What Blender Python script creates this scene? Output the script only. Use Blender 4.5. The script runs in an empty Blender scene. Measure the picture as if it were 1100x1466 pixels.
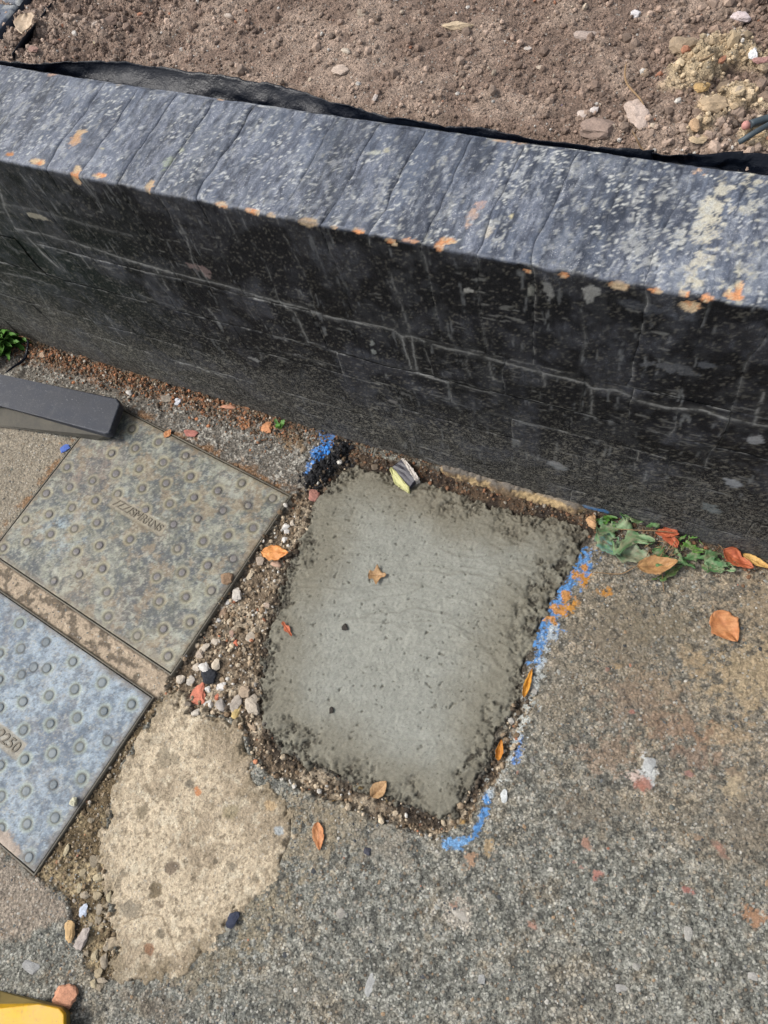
import bpy, bmesh, math, random
import numpy as np
from mathutils import Matrix, Vector
R_ = math.radians
sc = bpy.context.scene
COL = sc.collection
rng = np.random.default_rng(7)
random.seed(7)

# ------------------------------------------------------------------ camera
FPX = 1068.47
CF = np.array([-0.31548273, 0.30001853, -0.90025526])
CU = np.array([-0.29346141, 0.87135171, 0.39322588])
CR = np.array([0.90241401, 0.38824615, -0.18685255])
CP = np.array([0.0, 0.0, 1.5])
cam_d = bpy.data.cameras.new('camera'); cam = bpy.data.objects.new('camera', cam_d); COL.objects.link(cam)
cam_d.sensor_fit = 'VERTICAL'; cam_d.sensor_height = 36.0; cam_d.lens = FPX / 1466 * 36
cam_d.clip_start = 0.02; cam_d.clip_end = 200
cam.matrix_world = Matrix(((CR[0], CU[0], -CF[0], CP[0]), (CR[1], CU[1], -CF[1], CP[1]), (CR[2], CU[2], -CF[2], CP[2]), (0, 0, 0, 1)))
sc.camera = cam

# ------------------------------------------------------------------ light: bright overcast day
w = bpy.data.worlds.new('World'); sc.world = w; w.use_nodes = True
nt = w.node_tree; bgn = nt.nodes['Background']
sky = nt.nodes.new('ShaderNodeTexSky'); sky.sky_type = 'NISHITA'; sky.sun_disc = False
SUN_EL, SUN_AZ = 52, 250            # azimuth: where the light comes from, clockwise from +y
sky.sun_elevation = R_(SUN_EL); sky.sun_rotation = R_(SUN_AZ); sky.dust_density = 4; sky.air_density = 1.0; sky.ozone_density = 1.0
hs = nt.nodes.new('ShaderNodeHueSaturation'); hs.inputs['Saturation'].default_value = 0.5
nt.links.new(sky.outputs[0], hs.inputs['Color']); nt.links.new(hs.outputs[0], bgn.inputs[0])
bgn.inputs[1].default_value = 0.15
sd_ = bpy.data.lights.new('sun', 'SUN'); sd_.energy = 1.5; sd_.angle = R_(14); sd_.color = (1.0, 0.98, 0.95)
sun = bpy.data.objects.new('sun', sd_); COL.objects.link(sun)
az, el = R_(SUN_AZ), R_(SUN_EL)
sdir = Vector((math.sin(az) * math.cos(el), math.cos(az) * math.cos(el), math.sin(el)))
sun.rotation_euler = sdir.to_track_quat('Z', 'Y').to_euler(); sun.location = sdir * 5
sc.view_settings.view_transform = 'Standard'; sc.view_settings.look = 'None'
sc.view_settings.gamma = 1; sc.view_settings.use_curve_mapping = False
sc.view_settings.exposure = 0.58

# ------------------------------------------------------------------ where a feature of the place stands
H_WALL, Y_WALL, T_WALL = 0.717, 0.650, 0.209
def at(px, py, z=0.0):
    d = CF + CR * (px - 550) / FPX + CU * (733 - py) / FPX
    return CP + d * (z - CP[2]) / d[2]
def on_wall(px, py, y=Y_WALL):
    d = CF + CR * (px - 550) / FPX + CU * (733 - py) / FPX
    return CP + d * y / d[1]
def poly(pts, z=0.0): return np.array([at(px, py, z)[:2] for px, py in pts])

# ------------------------------------------------------------------ noise
def hsh(i, j, s):
    n = (i.astype(np.int64) * 374761393 + j.astype(np.int64) * 668265263 + s * 1442695041) & 0xFFFFFFFF
    n = ((n ^ (n >> 13)) * 1274126177) & 0xFFFFFFFF
    return ((n ^ (n >> 16)) & 0xFFFFFF) / float(0xFFFFFF)
def vn(x, y, f, s=0):
    x = x * f + s * 17.31; y = y * f - s * 9.77
    i = np.floor(x); j = np.floor(y); u = x - i; v = y - j
    u = u * u * (3 - 2 * u); v = v * v * (3 - 2 * v)
    a = hsh(i, j, s); b = hsh(i + 1, j, s); c = hsh(i, j + 1, s); d = hsh(i + 1, j + 1, s)
    return (a * (1 - u) + b * u) * (1 - v) + (c * (1 - u) + d * u) * v
def fbm(x, y, f, s=0, o=4, g=0.55):
    t = 0; a = 1; n = 0
    for k in range(o):
        t = t + a * vn(x * math.cos(k) - y * math.sin(k), x * math.sin(k) + y * math.cos(k), f * 2.03 ** k, s + k * 7); n += a; a *= g
    return t / n
def ss(a, b, x):
    t = np.clip((x - a) / (b - a), 0, 1); return t * t * (3 - 2 * t)
def sdf(x, y, P):
    d = np.full(x.shape, 1e9); ins = np.zeros(x.shape, bool); n = len(P)
    for k in range(n):
        ax, ay = P[k]; bx_, by_ = P[(k + 1) % n]; ex, ey = bx_ - ax, by_ - ay
        wx, wy = x - ax, y - ay
        t = np.clip((wx * ex + wy * ey) / (ex * ex + ey * ey + 1e-12), 0, 1)
        d = np.minimum(d, (wx - ex * t) ** 2 + (wy - ey * t) ** 2)
        c = ((ay > y) != (by_ > y)) & (x < (bx_ - ax) * (y - ay) / (by_ - ay + 1e-12) + ax)
        ins ^= c
    d = np.sqrt(d); return np.where(ins, -d, d)
def lsd(x, y, P):                    # distance to an open polyline
    d = np.full(x.shape, 1e9)
    for k in range(len(P) - 1):
        ax, ay = P[k][:2]; ex, ey = P[k + 1][0] - ax, P[k + 1][1] - ay
        wx, wy = x - ax, y - ay
        t = np.clip((wx * ex + wy * ey) / (ex * ex + ey * ey + 1e-12), 0, 1)
        d = np.minimum(d, (wx - ex * t) ** 2 + (wy - ey * t) ** 2)
    return np.sqrt(d)
def mixc(c, col, m):
    m = np.asarray(m)[..., None]; return c * (1 - m) + np.asarray(col) * m
def S(r, g, b):                      # display 0-255 to base colour (the scene is lit to about this level)
    f = lambda v: ((v / 255 + 0.055) / 1.055) ** 2.4 if v > 10 else v / 255 / 12.92
    return np.array([f(r), f(g), f(b)]) * 0.74

# ------------------------------------------------------------------ materials
class NT:
    def __init__(s, name):
        s.m = bpy.data.materials.new(name); s.m.use_nodes = True; s.t = s.m.node_tree
        s.b = s.t.nodes['Principled BSDF']; s.out = s.t.nodes['Material Output']
        s.geo = s.t.nodes.new('ShaderNodeNewGeometry'); s.pos = s.geo.outputs['Position']
    def n(s, typ, **k):
        nd = s.t.nodes.new('ShaderNode' + typ)
        for a, v in k.items(): setattr(nd, a, v)
        return nd
    def put(s, sock, v):
        if isinstance(v, bpy.types.NodeSocket): s.t.links.new(v, sock)
        else: sock.default_value = v
    def noise(s, sc_, det=4, rough=0.6, vec=None, dist=0):
        nd = s.n('TexNoise'); s.put(nd.inputs['Vector'], vec or s.pos)
        nd.inputs['Scale'].default_value = sc_; nd.inputs['Detail'].default_value = det
        nd.inputs['Roughness'].default_value = rough; nd.inputs['Distortion'].default_value = dist
        return nd.outputs['Fac']
    def vor(s, sc_, feat='F1', vec=None, rnd=1):
        nd = s.n('TexVoronoi'); nd.feature = feat; s.put(nd.inputs['Vector'], vec or s.pos); nd.inputs['Scale'].default_value = sc_
        nd.inputs['Randomness'].default_value = rnd; return nd
    def math(s, op, a, b=0.0, c=None):
        nd = s.n('Math', operation=op); s.put(nd.inputs[0], a); s.put(nd.inputs[1], b)
        if c is not None: s.put(nd.inputs[2], c)
        return nd.outputs[0]
    def ramp(s, v, a, b, lo=0.0, hi=1.0):
        nd = s.n('MapRange', interpolation_type='SMOOTHSTEP'); s.put(nd.inputs[0], v)
        for i, q in ((1, a), (2, b), (3, lo), (4, hi)): s.put(nd.inputs[i], q)
        return nd.outputs[0]
    def mix(s, f, a, b, mode='MIX'):
        nd = s.n('Mix', data_type='RGBA', blend_type=mode)
        s.put(nd.inputs[0], f)
        for q, i in ((a, 6), (b, 7)): s.put(nd.inputs[i], (tuple(q) + (1,))[:4] if not isinstance(q, bpy.types.NodeSocket) else q)
        return nd.outputs[2]
    def attr(s, name):
        nd = s.n('Attribute', attribute_name=name); return nd
    def bump(s, h, strength, dist, prev=None):
        nd = s.n('Bump'); nd.inputs['Strength'].default_value = strength; nd.inputs['Distance'].default_value = dist
        s.put(nd.inputs['Height'], h)
        if prev: s.t.links.new(prev, nd.inputs['Normal'])
        return nd.outputs[0]
    def done(s, col, rough, normal=None, spec=0.5):
        s.put(s.b.inputs['Base Color'], (tuple(col) + (1,))[:4] if not isinstance(col, bpy.types.NodeSocket) else col)
        s.put(s.b.inputs['Roughness'], rough); s.put(s.b.inputs['Specular IOR Level'], spec)
        if normal: s.t.links.new(normal, s.b.inputs['Normal'])
        return s.m

def mat_mineral(name, sc1=150, sc2=420, contrast=0.7, bump=0.9, tint=0.5, rough=0.92):
    """weathered mineral ground: colour from the surface's own map, grains and aggregate by noise; map 'aux' R = how much aggregate"""
    q = NT(name); base = q.attr('col').outputs['Color']
    ax = q.n('SeparateColor'); q.put(ax.inputs[0], q.attr('aux').outputs['Color']); agg = ax.outputs[0]; wet = ax.outputs[1]
    v1 = q.vor(sc1); v2 = q.vor(sc2)
    hv1 = q.n('SeparateColor'); q.put(hv1.inputs[0], v1.outputs['Color'])
    hv2 = q.n('SeparateColor'); q.put(hv2.inputs[0], v2.outputs['Color'])
    n1 = q.noise(900, 3, .7); n2 = q.noise(60, 6, .7)
    # grains: each cell its own value
    l1 = q.ramp(hv1.outputs[0], 0, 1, 0.40, 1.65); l2 = q.ramp(hv2.outputs[0], 0, 1, 0.45, 1.6)
    st = q.ramp(v1.outputs['Distance'], .30, .52, 1, 0)       # stone body against binder
    lum = q.math('ADD', q.math('MULTIPLY', st, l1), q.math('MULTIPLY', q.math('SUBTRACT', 1.0, st), q.math('MULTIPLY', l2, 0.78)))
    f = q.math('MULTIPLY', agg, contrast)
    lum = q.math('ADD', 1.0, q.math('MULTIPLY', f, q.math('SUBTRACT', lum, 1.0)))
    fine = q.math('MULTIPLY', q.ramp(n1, .25, .75, .72, 1.28), q.ramp(n2, .2, .8, .84, 1.16))
    lum = q.math('MULTIPLY', lum, fine)
    cc = q.n('CombineColor'); [q.put(cc.inputs[i], lum) for i in range(3)]
    c = q.mix(1.0, base, cc.outputs[0], 'MULTIPLY')
    # a few pale stones and tinted ones
    pale = q.math('MULTIPLY', q.ramp(hv1.outputs[1], .88, .93), q.math('MULTIPLY', st, agg))
    c = q.mix(q.math('MULTIPLY', pale, .6), c, S(196, 194, 184))
    warm = q.math('MULTIPLY', q.ramp(hv1.outputs[2], .86, .92), q.math('MULTIPLY', st, agg))
    c = q.mix(q.math('MULTIPLY', warm, tint), c, S(150, 122, 92))
    nb = q.bump(q.math('ADD', q.math('MULTIPLY', st, agg), q.math('MULTIPLY', n1, .55)), bump, .0016)
    nb = q.bump(n2, .35, .003, nb)
    r = q.math('SUBTRACT', rough, q.math('MULTIPLY', wet, .45))
    return q.done(c, r, nb, .35)

def mat_vc(name, rough=.7, nscale=250, bump=.4, var=.25, spec=.4, dist=.001):
    q = NT(name); base = q.attr('col').outputs['Color']; n1 = q.noise(nscale, 5, .7); n2 = q.noise(nscale / 8, 4, .6)
    k = q.math('MULTIPLY', q.ramp(n1, .25, .75, 1 - var, 1 + var), q.ramp(n2, .25, .75, 1 - var * .6, 1 + var * .6))
    cc = q.n('CombineColor'); [q.put(cc.inputs[i], k) for i in range(3)]
    return q.done(q.mix(1.0, base, cc.outputs[0], 'MULTIPLY'), rough, q.bump(n1, bump, dist), spec)

M_GROUND = mat_mineral('pavement_surface', 150, 340, .82, 1.1, .35)
M_PATCH = mat_mineral('old_concrete', 190, 420, .5, .9, .2)
def mat_cement():
    q = NT('fresh_cement'); base = q.attr('col').outputs['Color']
    mp = q.n('Mapping'); q.put(mp.inputs[0], q.pos); mp.inputs['Rotation'].default_value = (0, 0, .55); mp.inputs['Scale'].default_value = (1, 3.2, 1)
    n0 = q.noise(300, 4, .75, mp.outputs[0]); n1 = q.noise(1100, 3, .75); n2 = q.noise(40, 5, .65)
    pit = q.vor(210); pr = q.n('SeparateColor'); q.put(pr.inputs[0], pit.outputs['Color'])
    pm = q.math('MULTIPLY', q.ramp(pit.outputs['Distance'], .16, .3, 1, 0), q.ramp(pr.outputs[0], .86, .9))
    k = q.math('MULTIPLY', q.ramp(n1, .25, .75, .78, 1.2), q.math('MULTIPLY', q.ramp(n0, .3, .7, .86, 1.1), q.ramp(n2, .3, .7, .92, 1.08)))
    k = q.math('MULTIPLY', k, q.math('SUBTRACT', 1.0, q.math('MULTIPLY', pm, .35)))
    cc = q.n('CombineColor'); [q.put(cc.inputs[i], k) for i in range(3)]
    h = q.math('ADD', q.math('MULTIPLY', n0, 1.0), q.math('SUBTRACT', q.math('MULTIPLY', n1, .6), pm))
    return q.done(q.mix(1.0, base, cc.outputs[0], 'MULTIPLY'), .78, q.bump(h, .7, .0012), .4)
M_CEMENT = mat_cement()
def mat_paint():
    """black masonry paint: map 'col' gives stains and bare spots, 'aux' R = grit/dust, G = weathered bloom"""
    q = NT('black_masonry_paint'); base = q.attr('col').outputs['Color']
    ax = q.n('SeparateColor'); q.put(ax.inputs[0], q.attr('aux').outputs['Color']); grit, bloom, bare = ax.outputs
    mp = q.n('Mapping'); q.put(mp.inputs[0], q.pos); mp.inputs['Scale'].default_value = (1, .28, .5)
    n1 = q.noise(360, 3, .75); n2 = q.noise(130, 6, .72, mp.outputs[0], .3); n3 = q.noise(26, 5, .7, mp.outputs[0]); n4 = q.noise(380, 4, .75)
    g = q.ramp(q.math('ADD', n1, q.math('MULTIPLY', grit, .13)), .62, .70)
    c = q.mix(q.math('MULTIPLY', g, q.math('MULTIPLY', grit, .55)), base, S(140, 137, 128))
    bl = q.math('MULTIPLY', bloom, q.ramp(q.math('ADD', q.math('MULTIPLY', n2, .7), q.math('MULTIPLY', n3, .5)), .50, .78))
    c = q.mix(q.math('MULTIPLY', bl, .70), c, S(138, 144, 158))
    wh = q.math('MULTIPLY', bloom, q.ramp(q.math('ADD', q.math('MULTIPLY', n4, .75), q.math('MULTIPLY', n2, .40)), .655, .73))
    c = q.mix(q.math('MULTIPLY', wh, .75), c, S(190, 190, 184))
    k = q.ramp(n4, .25, .75, .75, 1.25)
    cc = q.n('CombineColor'); [q.put(cc.inputs[i], k) for i in range(3)]
    c = q.mix(1.0, c, cc.outputs[0], 'MULTIPLY')
    h = q.math('ADD', q.math('MULTIPLY', n1, .5), q.math('ADD', q.math('MULTIPLY', n4, .6), n2))
    r = q.math('ADD', q.ramp(n2, .3, .7, .42, .60), q.math('MULTIPLY', q.math('ADD', grit, bare), .25))
    return q.done(c, r, q.bump(h, .7, .0016), q.ramp(bloom, .05, .4, .12, .45))
M_PAINT = mat_paint()
def mat_cover():
    q = NT('worn_galvanised_cover'); base = q.attr('col').outputs['Color']
    n1 = q.noise(420, 5, .75); n2 = q.noise(70, 6, .75, dist=.6); n3 = q.noise(160, 5, .8)
    dust = q.ramp(n3, .55, .66); c = q.mix(q.math('MULTIPLY', dust, .30), base, S(178, 176, 158))
    dk = q.ramp(n2, .56, .70); c = q.mix(q.math('MULTIPLY', dk, .35), c, S(62, 68, 74))
    k = q.ramp(n1, .25, .75, .72, 1.28); cc = q.n('CombineColor'); [q.put(cc.inputs[i], k) for i in range(3)]
    c = q.mix(1.0, c, cc.outputs[0], 'MULTIPLY')
    nd = q.done(c, q.ramp(n2, .3, .7, .5, .75), q.bump(q.math('ADD', n1, n3), .45, .0012), .5)
    return nd
M_COVER = mat_cover()
M_SOIL = mat_mineral('dry_garden_soil', 230, 480, .75, 1.2, .15)
M_STONE = mat_vc('stone_surface', .85, 500, .5, .22)
M_LEAF = mat_vc('leaf_surface', .6, 350, .3, .14, .35, .0006)
M_PLANT = mat_vc('plant_surface', .5, 200, .2, .2, .4)
def mat_plain(name, col, rough, nscale=200, bump=.3, var=.3, speck=None, metal=0, dist=.001, dust=None):
    q = NT(name); n1 = q.noise(nscale, 5, .7); n2 = q.noise(nscale / 10, 5, .65)
    c = q.mix(q.ramp(n2, .3, .7), tuple(np.array(col) * (1 - var)), tuple(np.array(col) * (1 + var)))
    if speck is not None:
        c = q.mix(q.math('MULTIPLY', q.ramp(q.noise(nscale * 1.4, 3, .8), .63, .69), .6), c, tuple(speck))
    if dust is not None:
        c = q.mix(q.math('MULTIPLY', q.ramp(q.noise(34, 8, .78, dist=.8), .50, .68), .55), c, tuple(dust)); c = q.mix(q.math('MULTIPLY', q.ramp(q.noise(420, 2, .5), .66, .70), .7), c, tuple(dust * 1.5))
    q.b.inputs['Metallic'].default_value = metal
    return q.done(c, q.ramp(n2, .3, .7, max(rough - .1, .05), rough + .1), q.bump(n1, bump, dist), .5)
M_RUBBER = mat_plain('grey_recycled_plastic', S(44, 49, 60), .55, 160, .3, .15, S(150, 155, 160), dust=S(86, 88, 90))
M_RUBBER_SIDE = mat_plain('dusty_plastic_side', S(92, 88, 78), .85, 240, .8, .3)
M_MEMB = mat_plain('black_polythene', S(16, 21, 31), .30, 45, .6, .3, None, 0, .005); M_MEMB.node_tree.nodes['Principled BSDF'].inputs['Specular IOR Level'].default_value = .22
M_YELLOW = mat_plain('scuffed_yellow_plastic', S(230, 176, 6), .55, 90, .3, .14, S(150, 120, 60), dust=S(150, 124, 52))
M_YTOP = mat_plain('muddy_yellow_plastic', S(142, 122, 66), .8, 70, .4, .25)
M_TWIG = mat_plain('dry_twig', S(150, 122, 88), .8, 200, .4, .2)
M_CABLE = mat_plain('dark_cable', S(66, 78, 84), .6, 200, .4, .2)
M_PINK = mat_plain('pink_copper_end', S(196, 138, 128), .7, 300, .5, .2)
M_FRAME = mat_plain('rusty_galvanised_frame', S(112, 106, 92), .7, 180, .6, .35, S(180, 170, 145))

# ------------------------------------------------------------------ mesh helpers
def mesh_np(name, V, F, cols=None, aux=None, smooth=True):
    me = bpy.data.meshes.new(name); V = np.asarray(V, np.float32); F = np.asarray(F, np.int32); k = F.shape[1]
    me.vertices.add(len(V)); me.vertices.foreach_set('co', V.ravel())
    me.loops.add(F.size); me.loops.foreach_set('vertex_index', F.ravel())
    me.polygons.add(len(F)); me.polygons.foreach_set('loop_start', np.arange(0, F.size, k, dtype=np.int32))
    me.polygons.foreach_set('use_smooth', np.full(len(F), smooth)); me.update(calc_edges=True)
    for nm, c in (('col', cols), ('aux', aux)):
        if c is not None:
            a = me.attributes.new(nm, 'FLOAT_COLOR', 'POINT'); c4 = np.ones((len(V), 4), np.float32); c4[:, :3] = c
            a.data.foreach_set('color', c4.ravel())
    return me
def link(name, me, mat=None, parent=None, loc=None):
    """vertices come in world metres; the object's origin goes to loc (or its parent's origin)"""
    o = bpy.data.objects.new(name, me); COL.objects.link(o)
    if mat and me: me.materials.append(mat)
    off = np.array(parent.location if parent else (loc if loc is not None else (0, 0, 0)), float)
    if me:
        me.transform(Matrix.Translation(Vector(-off)))
    if parent: o.parent = parent
    else: o.location = off
    return o
def tag(o, label=None, cat=None, group=None, kind=None):
    if label: o['label'] = label
    if cat: o['category'] = cat
    if group: o['group'] = group
    if kind: o['kind'] = kind
    return o
def empty(name, loc):
    o = bpy.data.objects.new(name, None); COL.objects.link(o); o.location = loc; o.empty_display_size = .05; return o
def quads(nx, ny):
    i = np.arange(nx - 1)[:, None] * ny + np.arange(ny - 1)[None]; i = i.ravel()
    return np.stack([i, i + ny, i + ny + 1, i + 1], 1)
def prune(V, F, keep, *arr):
    F = F[keep[F].all(1)]; u = np.unique(F); m = np.full(len(V), -1); m[u] = np.arange(len(u))
    return (V[u], m[F]) + tuple(a[u] for a in arr)
def ico(sub):
    bm = bmesh.new(); bmesh.ops.create_icosphere(bm, subdivisions=sub, radius=1); bm.verts.ensure_lookup_table()
    V = np.array([v.co[:] for v in bm.verts]); F = np.array([[v.index for v in f.verts] for f in bm.faces]); bm.free(); return V, F
ICO = {k: ico(k) for k in (1, 2, 3)}
def rock_shape(r, sub=2, cuts=7, depth=.72):
    V = ICO[sub][0].copy()
    V *= 1 + .10 * np.sin(V[:, :1] * 3 + r.random() * 6) * np.cos(V[:, 1:2] * 4 + r.random() * 6)
    for _ in range(cuts):
        n = r.normal(size=3); n /= np.linalg.norm(n); d = depth + r.random() * .22
        e = V @ n - d; V -= np.outer(np.clip(e, 0, None), n) * .92
    return V
def rot3(a, b, c):
    return np.array(Matrix.Rotation(a, 3, 'Z') @ Matrix.Rotation(b, 3, 'X') @ Matrix.Rotation(c, 3, 'Y'))
def scatter(name, P, size, cols, flat=(.5, .8), sub=1, sink=.3, var=.18, shapes=12, seed=3, tilt=.5):
    r = np.random.default_rng(seed); base = [rock_shape(r, sub, 6) for _ in range(shapes)]; F0 = ICO[sub][1]
    Vs, Fs, Cs = [], [], []; off = 0
    for p, s_, c in zip(P, size, cols):
        V = base[r.integers(shapes)] * (s_ * .5 * np.array([1, r.uniform(.65, 1), r.uniform(*flat)]))
        V = V @ rot3(r.uniform(0, 6.3), r.normal() * tilt, r.normal() * tilt).T
        V = V + p + np.array([0, 0, (V[:, 2].max()) * (1 - 2 * sink)])
        Vs.append(V); Fs.append(F0 + off); off += len(V)
        Cs.append(np.repeat((np.array(c) * (1 + r.normal() * var))[None], len(V), 0))
    return mesh_np(name, np.vstack(Vs), np.vstack(Fs), np.clip(np.vstack(Cs), .005, 1), None, False)

# ------------------------------------------------------------------ outlines of the ground's features
P_CEM = poly([(497,664),(548,674),(615,692),(652,706),(700,722),(757,734),(823,746),(848,760),(827,800),(794,856),(771,904),(752,951),(742,998),(709,1055),(700,1093),(671,1135),(652,1164),(615,1166),(577,1151),(539,1137),(492,1116),(444,1093),(402,1069),(378,1036),(374,979),(383,922),(397,866),(411,818),(430,781),(455,716),(475,685)])
P_OLD = poly([(232,992),(262,1002),(280,1018),(312,1022),(345,1038),(356,1070),(362,1120),(398,1132),(420,1165),(420,1200),(392,1262),(330,1322),(288,1372),(240,1396),(186,1411),(165,1385),(160,1330),(150,1262),(148,1190),(176,1095),(208,1040)])
P_GRAV = poly([(452,690),(500,650),(497,670),(455,716),(430,781),(383,922),(374,979),(378,1036),(402,1069),(492,1116),(577,1151),(652,1166),(700,1093),(742,1000),(760,1000),(742,1070),(700,1125),(672,1172),(620,1196),(570,1186),(512,1160),(430,1128),(372,1096),(356,1070),(345,1038),(312,1022),(280,1018),(240,994),(238,975),(419,712),(428,700)])
P_GRAV2 = poly([(218,1004),(236,992),(208,1040),(176,1095),(150,1180),(152,1262),(162,1330),(168,1398),(150,1410),(120,1380),(104,1322),(96,1290),(60,1262),(36,1250)])
P_STRIP = poly([(-90,740),(-10,788),(244,966),(240,994),(222,1000),(0,847),(-120,770)])
P_UPL = poly([(-200,540),(-60,590),(107,630),(-10,788),(-160,700)])
P_TOP = poly([(-100,440),(60,492),(440,603),(500,645),(440,705),(419,708),(149,578),(0,545),(-120,520)])
P_PINK = poly([(-120,1170),(30,1240),(60,1262),(98,1292),(98,1316),(60,1330),(0,1352),(-120,1390)])
ANG = R_(-8.3); CA, SA = math.cos(ANG), math.sin(ANG)
def loc_uv(x, y, c): dx, dy = x - c[0], y - c[1]; return dx * CA + dy * SA, -dx * SA + dy * CA
def uv_loc(u, v, c): return c[0] + u * CA - v * SA, c[1] + u * SA + v * CA
C1 = (-1.0805, .2760); HX, HY = .302, .238
HY2 = .203; C2x, C2y = uv_loc(-HX, -HY2, (-.829, -.056)); C2 = (C2x, C2y)
P_GAP = poly([(486,640),(500,640),(560,658),(640,676),(740,706),(870,738),(862,762),(846,768),(757,741),(652,714),(548,686),(490,678)])
P_FLK = None
def rect_sd(x, y, c):
    u, v = loc_uv(x, y, c); dx, dy = np.abs(u) - HX, np.abs(v) - (HY if c == C1 else HY2)
    return np.minimum(np.maximum(dx, dy), 0) + np.hypot(np.maximum(dx, 0), np.maximum(dy, 0))

# stains, paint spots and films on the pavement: px, py, rx, ry, angle, colour, raggedness
SPOTS = [
 (1075,965,62,40,.3,S(178,158,124),1.0),(1010,955,26,14,.5,S(170,150,120),1.2),(985,940,18,22,.2,S(168,148,118),1.2),(1040,1050,30,14,-.3,S(170,148,118),1.2),
 (965,1045,34,15,.1,S(150,120,96),1.3),(1048,1128,14,24,.3,S(176,160,132),1.2),(1000,1085,30,16,.4,S(140,116,98),1.3),(880,920,34,22,.2,S(132,122,106),1.2),
 (935,980,34,20,.5,S(150,130,106),1.3),(870,1080,30,20,.2,S(146,124,104),1.3),(905,1010,40,24,.2,S(140,122,104),1.4),(840,1160,40,20,0,S(128,118,102),1.3),
 (932,1102,13,20,.3,S(206,208,204),1.0),(918,1122,11,8,.4,S(190,96,72),1.1),(905,1112,10,7,0,S(196,176,164),1.2),(1030,1214,12,5,.9,S(178,96,72),1.1),(1000,1200,6,4,0,S(190,150,110),1.0),
 (868,848,12,8,.1,S(200,138,52),1.2),(835,828,11,14,.3,S(206,142,48),1.0),(812,872,12,15,.6,S(206,144,50),1.0),(822,862,10,8,.6,S(200,140,56),1.1),(884,955,4,4,0,S(200,150,60),1.0),
 (675,1233,9,10,.2,S(202,146,98),1.1),(700,1208,9,14,.2,S(172,150,116),1.2),(655,1306,18,12,.5,S(196,186,170),1.2),(652,1298,8,6,.5,S(196,140,110),1.1),(1078,1310,16,10,.3,S(168,130,100),1.2),
 (838,1208,6,10,.1,S(190,124,96),1.0),(855,1254,8,5,.8,S(196,100,84),1.0),(826,1238,8,4,.6,S(184,110,96),1.0),(760,1325,5,8,0,S(190,124,100),1.1),(985,1275,7,4,0,S(190,80,70),1.0),
 (870,958,3,3,0,S(180,80,70),.6),(905,1020,6,4,.4,S(196,104,88),1.0),(920,1128,4,4,0,S(200,100,70),.7),(988,1108,6,4,.2,S(190,120,110),1.0),(740,1105,5,4,0,S(200,90,70),1.0),
 (1085,870,22,28,.3,S(150,134,110),1.3),(450,1160,40,26,.3,S(150,138,116),1.3),(505,1180,44,26,.2,S(146,136,116),1.3),(560,1215,30,20,.2,S(150,144,130),1.2),(440,1210,34,40,.5,S(160,146,120),1.3),(370,1300,30,40,.6,S(150,138,112),1.3),
 (300,1385,40,18,-.4,S(140,128,104),1.3),(400,1420,30,14,0,S(130,124,110),1.3),(230,1440,36,16,0,S(122,112,98),1.3),(612,1010,1,1,0,S(1,1,1),0),
 (900,900,60,40,.2,S(134,124,106),1.5),(960,900,50,20,.2,S(130,120,100),1.5),(800,1000,22,50,.4,S(136,128,112),1.5),(1070,1180,40,30,.2,S(128,118,102),1.5),
 (383,612,12,10,.2,S(212,140,76),1.0),(352,606,16,10,.3,S(190,130,86),1.1),(420,630,22,12,.5,S(150,120,82),1.1),(120,1170,22,34,.7,S(120,100,72),1.2),
 (530,1143,20,9,.4,S(176,140,60),1.3),(478,1140,5,9,0,S(184,140,50),1.0),(658,1170,14,10,-.6,S(176,140,84),1.2),(505,1136,14,7,.4,S(170,150,96),1.2),
]
BLUE_LINE = poly([(846,790),(826,820),(806,856),(790,890),(776,925),(770,948)])
BLUE2 = poly([(700,1138),(694,1165),(683,1188),(676,1200)])
BLUE3 = poly([(662,1204),(640,1207)])
BLUE4 = poly([(745,1055),(738,1090)])
BLUE5 = poly([(470,622),(465,640),(458,650)]); BLUE6 = poly([(448,664),(440,676)])
WHITE_L = poly([(790,900),(778,940),(765,985),(752,1030),(730,1080),(716,1110),(703,1140)])
RUST_BITS = [(60,520),(110,528),(150,540),(190,552),(215,558),(250,575),(300,588),(345,598)]

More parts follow.
